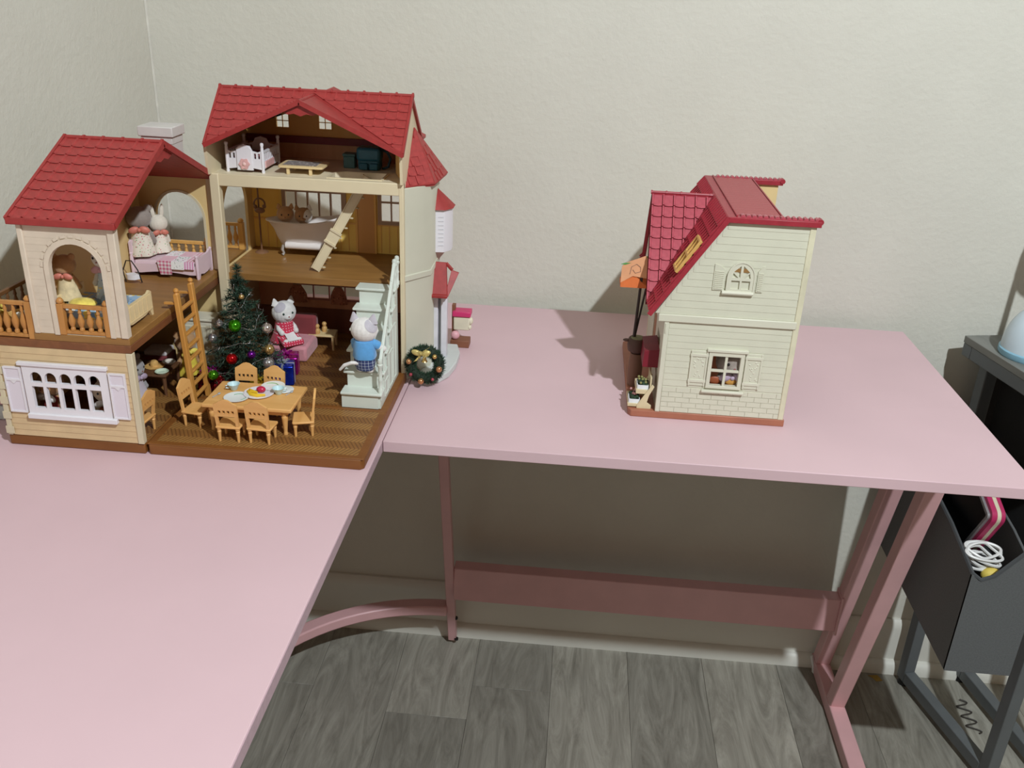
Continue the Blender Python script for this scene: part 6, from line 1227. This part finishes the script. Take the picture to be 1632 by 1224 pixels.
rbm = M('bow_gold', (206, 186, 116), 0.4, metal=0.3, var=0.12, vs_=160); bw3 = MB(); bc = wp(1.75, 0.0195, sgf*0.0135)
for sx in (-1, 1):
    bw3.ell(tuple(bc + rt_*sx*0.0065 + up_*0.001), (0.0072, 0.0028, 0.0042), 12, 8, Matrix.Rotation(sx*-0.3, 3, 'Y'))
bw3.ell(tuple(bc), (0.003, 0.003, 0.003), 10, 8)
wb = part('bow', bw3, rbm, wr)
ft = MB()
for k in range(22):
    a = random.uniform(0, 6.28); p = bc + rt_*random.uniform(-0.008, 0.008) + up_*random.uniform(-0.004, 0.005) + fw_*sgf*0.002
    ft.slab([[(0, 0), (0.004, 0.0008), (0.0055, 0), (0.004, -0.0008)]], p, rt_*math.cos(a)+up_*math.sin(a), -rt_*math.sin(a)+up_*math.cos(a), fw_*0.0005)
part('bow_petals', ft, rbm, wb)
part('bell', MB().lathe([(0.0008, 0.0062), (0.0024, 0.0055), (0.0030, 0.002), (0.0044, 0), (0.0036, 0.0004), (0.0005, 0.004)], tuple(wp(1.45, 0.0115, sgf*0.0135) - Vector((0,0,0.003))), 14), GLD, wr)
for sx in (1, -1): part('ribbon_tail', MB().slab([[(0, 0), (0.0032, 0), (0.0032, 0.014), (0, 0.016)]], tuple(bc), Vector((0.7, 0, 0.7)) if sx > 0 else Vector((1, 0, 0.1)), Vector((sx*0.75, -0.1, 0.66 if sx > 0 else -0.9)).normalized(), (0, 0.0005, 0)), rbm, wb)

# kiosk behind the porch
ks = thing('toy_mailbox', 'tiny cream toy box with magenta lid on a brown base behind the porch', 'toy', (0.052, 0.330, 0))
part('foot', MB().box(0.037, 0.066, 0.322, 0.345, 0, 0.0115), M('foot_brown', (132, 84, 60), 0.6), ks, 0.001)
part('ball', MB().ell((0.044, 0.328, 0.0185), (0.007, 0.006, 0.007), 12, 8), M('toy_pink'), ks)
part('stem', MB().box(0.038, 0.043, 0.331, 0.341, 0.0115, 0.066), M('foot_brown'), ks)
part('box', MB().box(0.041, 0.066, 0.326, 0.344, 0.027, 0.049), M('box_cream', (222, 214, 190), 0.5), ks, 0.002)
part('lid', MB().box(0.0395, 0.0675, 0.324, 0.346, 0.0495, 0.0575), M('lid_magenta', (204, 52, 108), 0.4), ks, 0.001)
part('trim', MB().ell((0.067, 0.332, 0.0415), (0.004, 0.006, 0.006), 10, 8).ell((0.066, 0.330, 0.032), (0.003, 0.005, 0.004), 10, 8), M('box_cream'), ks)

# ------------------------------------------------------------------ cottage porch
PB = 0.0095
rk_ = thing('plant_rack', 'cream two-step plant rack at the front of the cottage', 'rack', (0.318, 0.150, PB))
RCM = M('rack_cream', (214, 198, 160), 0.5)
for yy in (0.1275, 0.168): part('side', MB().slab([[(0.3155, PB), (0.3345, PB), (0.3345, PB+0.005), (0.3285, PB+0.009), (0.3310, PB+0.020), (0.3365, PB+0.032), (0.3335, PB+0.035), (0.3225, PB+0.016), (0.3155, PB+0.004)]], (0, yy, 0), (1,0,0), (0,0,1), (0, 0.0022, 0)), RCM, rk_, 0.0004)
part('shelf', MB().box(0.3035, 0.3195, 0.1285, 0.1690, PB+0.0015, PB+0.0060), RCM, rk_, 0.0005)
part('shelf', MB().box(0.3130, 0.3285, 0.1297, 0.1680, PB+0.0200, PB+0.0260), RCM, rk_, 0.0005)
part('back_board', MB().box(0.3305, 0.3325, 0.1297, 0.168, PB+0.022, PB+0.044), RCM, rk_, 0.0005)
MOSS = M('moss_dark', (46, 66, 44), 0.9, var=0.3, vs_=120)
def tray(x0_, x1_, y0_, y1_, z_, lab, flw):
    t_ = thing('flower_tray', lab, 'tray', ((x0_+x1_)/2, (y0_+y1_)/2, z_), 'flower trays on the plant rack')
    part('box', MB().slab([rr2(x1_-x0_, y1_-y0_, 0.002), [(a_[0]*0.86+(x1_-x0_)*0.07, a_[1]*0.9+(y1_-y0_)*0.05) for a_ in rr2(x1_-x0_, y1_-y0_, 0.002)]], (x0_, y0_, z_), (1,0,0), (0,1,0), (0,0,0.0055)).box(x0_+0.001, x1_-0.001, y0_+0.001, y1_-0.001, z_, z_+0.001), M('tray_white', (226, 228, 230), 0.35), t_)
    mo = MB(); random.seed(int(x0_*1e4))
    for k in range(26): mo.ell((random.uniform(x0_+0.003, x1_-0.003), random.uniform(y0_+0.003, y1_-0.003), z_+random.uniform(0.004, 0.008)), (0.003, 0.003, 0.0024), 6, 5)
    part('foliage', mo, MOSS, t_); fo = MB()
    for k in range(9): fo.ell((random.uniform(x0_+0.002, x1_-0.004), random.uniform(y0_+0.003, y1_-0.003), z_+random.uniform(0.007, 0.013)), 0.0018, 8, 5)
    part('blossoms', fo, flw, t_)
tray(0.3045, 0.3195, 0.130, 0.152, PB+0.0060, 'white toy flower tray on the lower step of the plant rack', M('blossom_rose', (190, 140, 140), 0.7))
tray(0.3140, 0.3295, 0.132, 0.154, PB+0.0260, 'white toy flower tray on the upper step of the plant rack', M('blossom_olive', (140, 136, 84), 0.7))
ps = thing('planter_stand', 'brown barrel planter with mossy top beside the cottage front', 'planter', (0.3145, 0.206, PB))
part('barrel', MB().lathe([(0.0090, 0), (0.0098, 0.012), (0.0098, 0.035), (0.0088, 0.048)], (0.3150, 0.206, PB), 16), wood('barrel_brown', (112, 78, 62), (128, 92, 74), 0.7, 60, 2), ps)
part('tub', MB().lathe([(0.0060, 0), (0.0120, 0.004), (0.0135, 0.012), (0.0122, 0.021), (0.0108, 0.0225), (0.0005, 0.0200)], (0.3140, 0.206, PB+0.048), 18), M('tub_dark_brown', (84, 58, 48), 0.6), ps)
part('moss_top', MB().lathe([(0.0106, 0), (0.0085, 0.0022), (0.0005, 0.0028)], (0.3145, 0.206, PB+0.0692), 16), M('moss_pale', (140, 136, 104), 0.9), ps)
part('scoop', MB().ell((0.2995, 0.206, PB+0.066), (0.0055, 0.003, 0.0022), 10, 6), M('tub_dark_brown'), ps)
cp = thing('toy_parasol', 'peach paper parasol on dark sticks beside the cottage dormer', 'parasol', (0.310, 0.208, PB+0.0705))
STK = M('stick_dark', (46, 32, 28), 0.6)
part('stick', MB().cyl((0.3090, 0.206, PB+0.0715), (0.3115, 0.206, 0.170), 0.0021, 0.0018, 8), STK, cp)
part('stick', MB().cyl((0.3100, 0.207, PB+0.0715), (0.3200, 0.210, 0.158), 0.0014, 0.0014, 8), STK, cp)
PPR = M('peach_paper', (226, 164, 122), 0.8, var=0.04, vs_=40); ORG_ = M('orange_paper', (214, 112, 56), 0.8, var=0.04)
part('paper_panel', MB().slab([[(0.2835, 0.158), (0.2990, 0.168), (0.3205, 0.1655), (0.3235, 0.1930), (0.3140, 0.1965), (0.2870, 0.1850), (0.2838, 0.1800)]], (0, 0.2035, 0), (1,0,0), (0,0,1), (0, 0.0012, 0)), PPR, cp)
part('canopy', MB().hexa([(0.2838, 0.2030, 0.1520), (0.3215, 0.2030, 0.1520), (0.3215, 0.2380, 0.1500), (0.2838, 0.2380, 0.1500), (0.2840, 0.2035, 0.1585), (0.3020, 0.2050, 0.1685), (0.3210, 0.2360, 0.1660), (0.2840, 0.2360, 0.1560)]), ORG_, cp)
part('leaf', MB().slab([[(0, 0), (0.006, 0.0016), (0.013, 0.001), (0.006, -0.0012)]], (0.2820, 0.203, 0.1838), (1, 0, 0.1), (0, 0, 1), (0, 0.0008, 0)).slab([[(0, 0), (0.003, 0.004), (0.007, 0.001), (0.005, -0.002)]], (0.3150, 0.203, 0.195), (1, 0, 0), (0, 0, 1), (0, 0.0008, 0)), M('paper_leaf', (90, 150, 80), 0.7), cp)
part('drawing', MB().tube([(0.2950, 0.2030, 0.171), (0.2965, 0.2030, 0.181), (0.3030, 0.2030, 0.1850), (0.3085, 0.2030, 0.181), (0.3090, 0.2030, 0.175), (0.3020, 0.2030, 0.1725), (0.2985, 0.2030, 0.177)], 0.0004, 4), M('pencil_grey', (160, 128, 110), 0.8), cp)
# bread rolls behind the cottage window
for x_, z_, lab in ((0.4345, 0.0, 'round golden toy bun behind the right of the cottage window'), (0.4130, 0.0, 'round brown toy bun behind the left of the cottage window')):
    pass
kt2 = thing('toy_counter', 'small wooden toy counter inside the cottage window', 'counter', (0.423, 0.1315, PB))
part('counter_body', MB().box(0.400, 0.450, 0.1285, 0.1335, PB, 0.050), wood('counter_wood', (150, 92, 54), (166, 106, 66), 0.5, 40, 2), kt2)
for x_, c_, lab in ((0.4340, (206, 150, 76), 'golden toy bun seen through the right cottage pane'), (0.4135, (150, 76, 44), 'brown toy bun seen through the left cottage pane')):
    solo('toy_bun', MB().ell((x_, 0.1310, 0.0560), (0.0080, 0.0024, 0.0060), 14, 10), M('bun_%d' % c_[0], c_, 0.5, var=0.1), lab, 'bun', (x_, 0.131, 0.050), 'buns on the cottage counter')
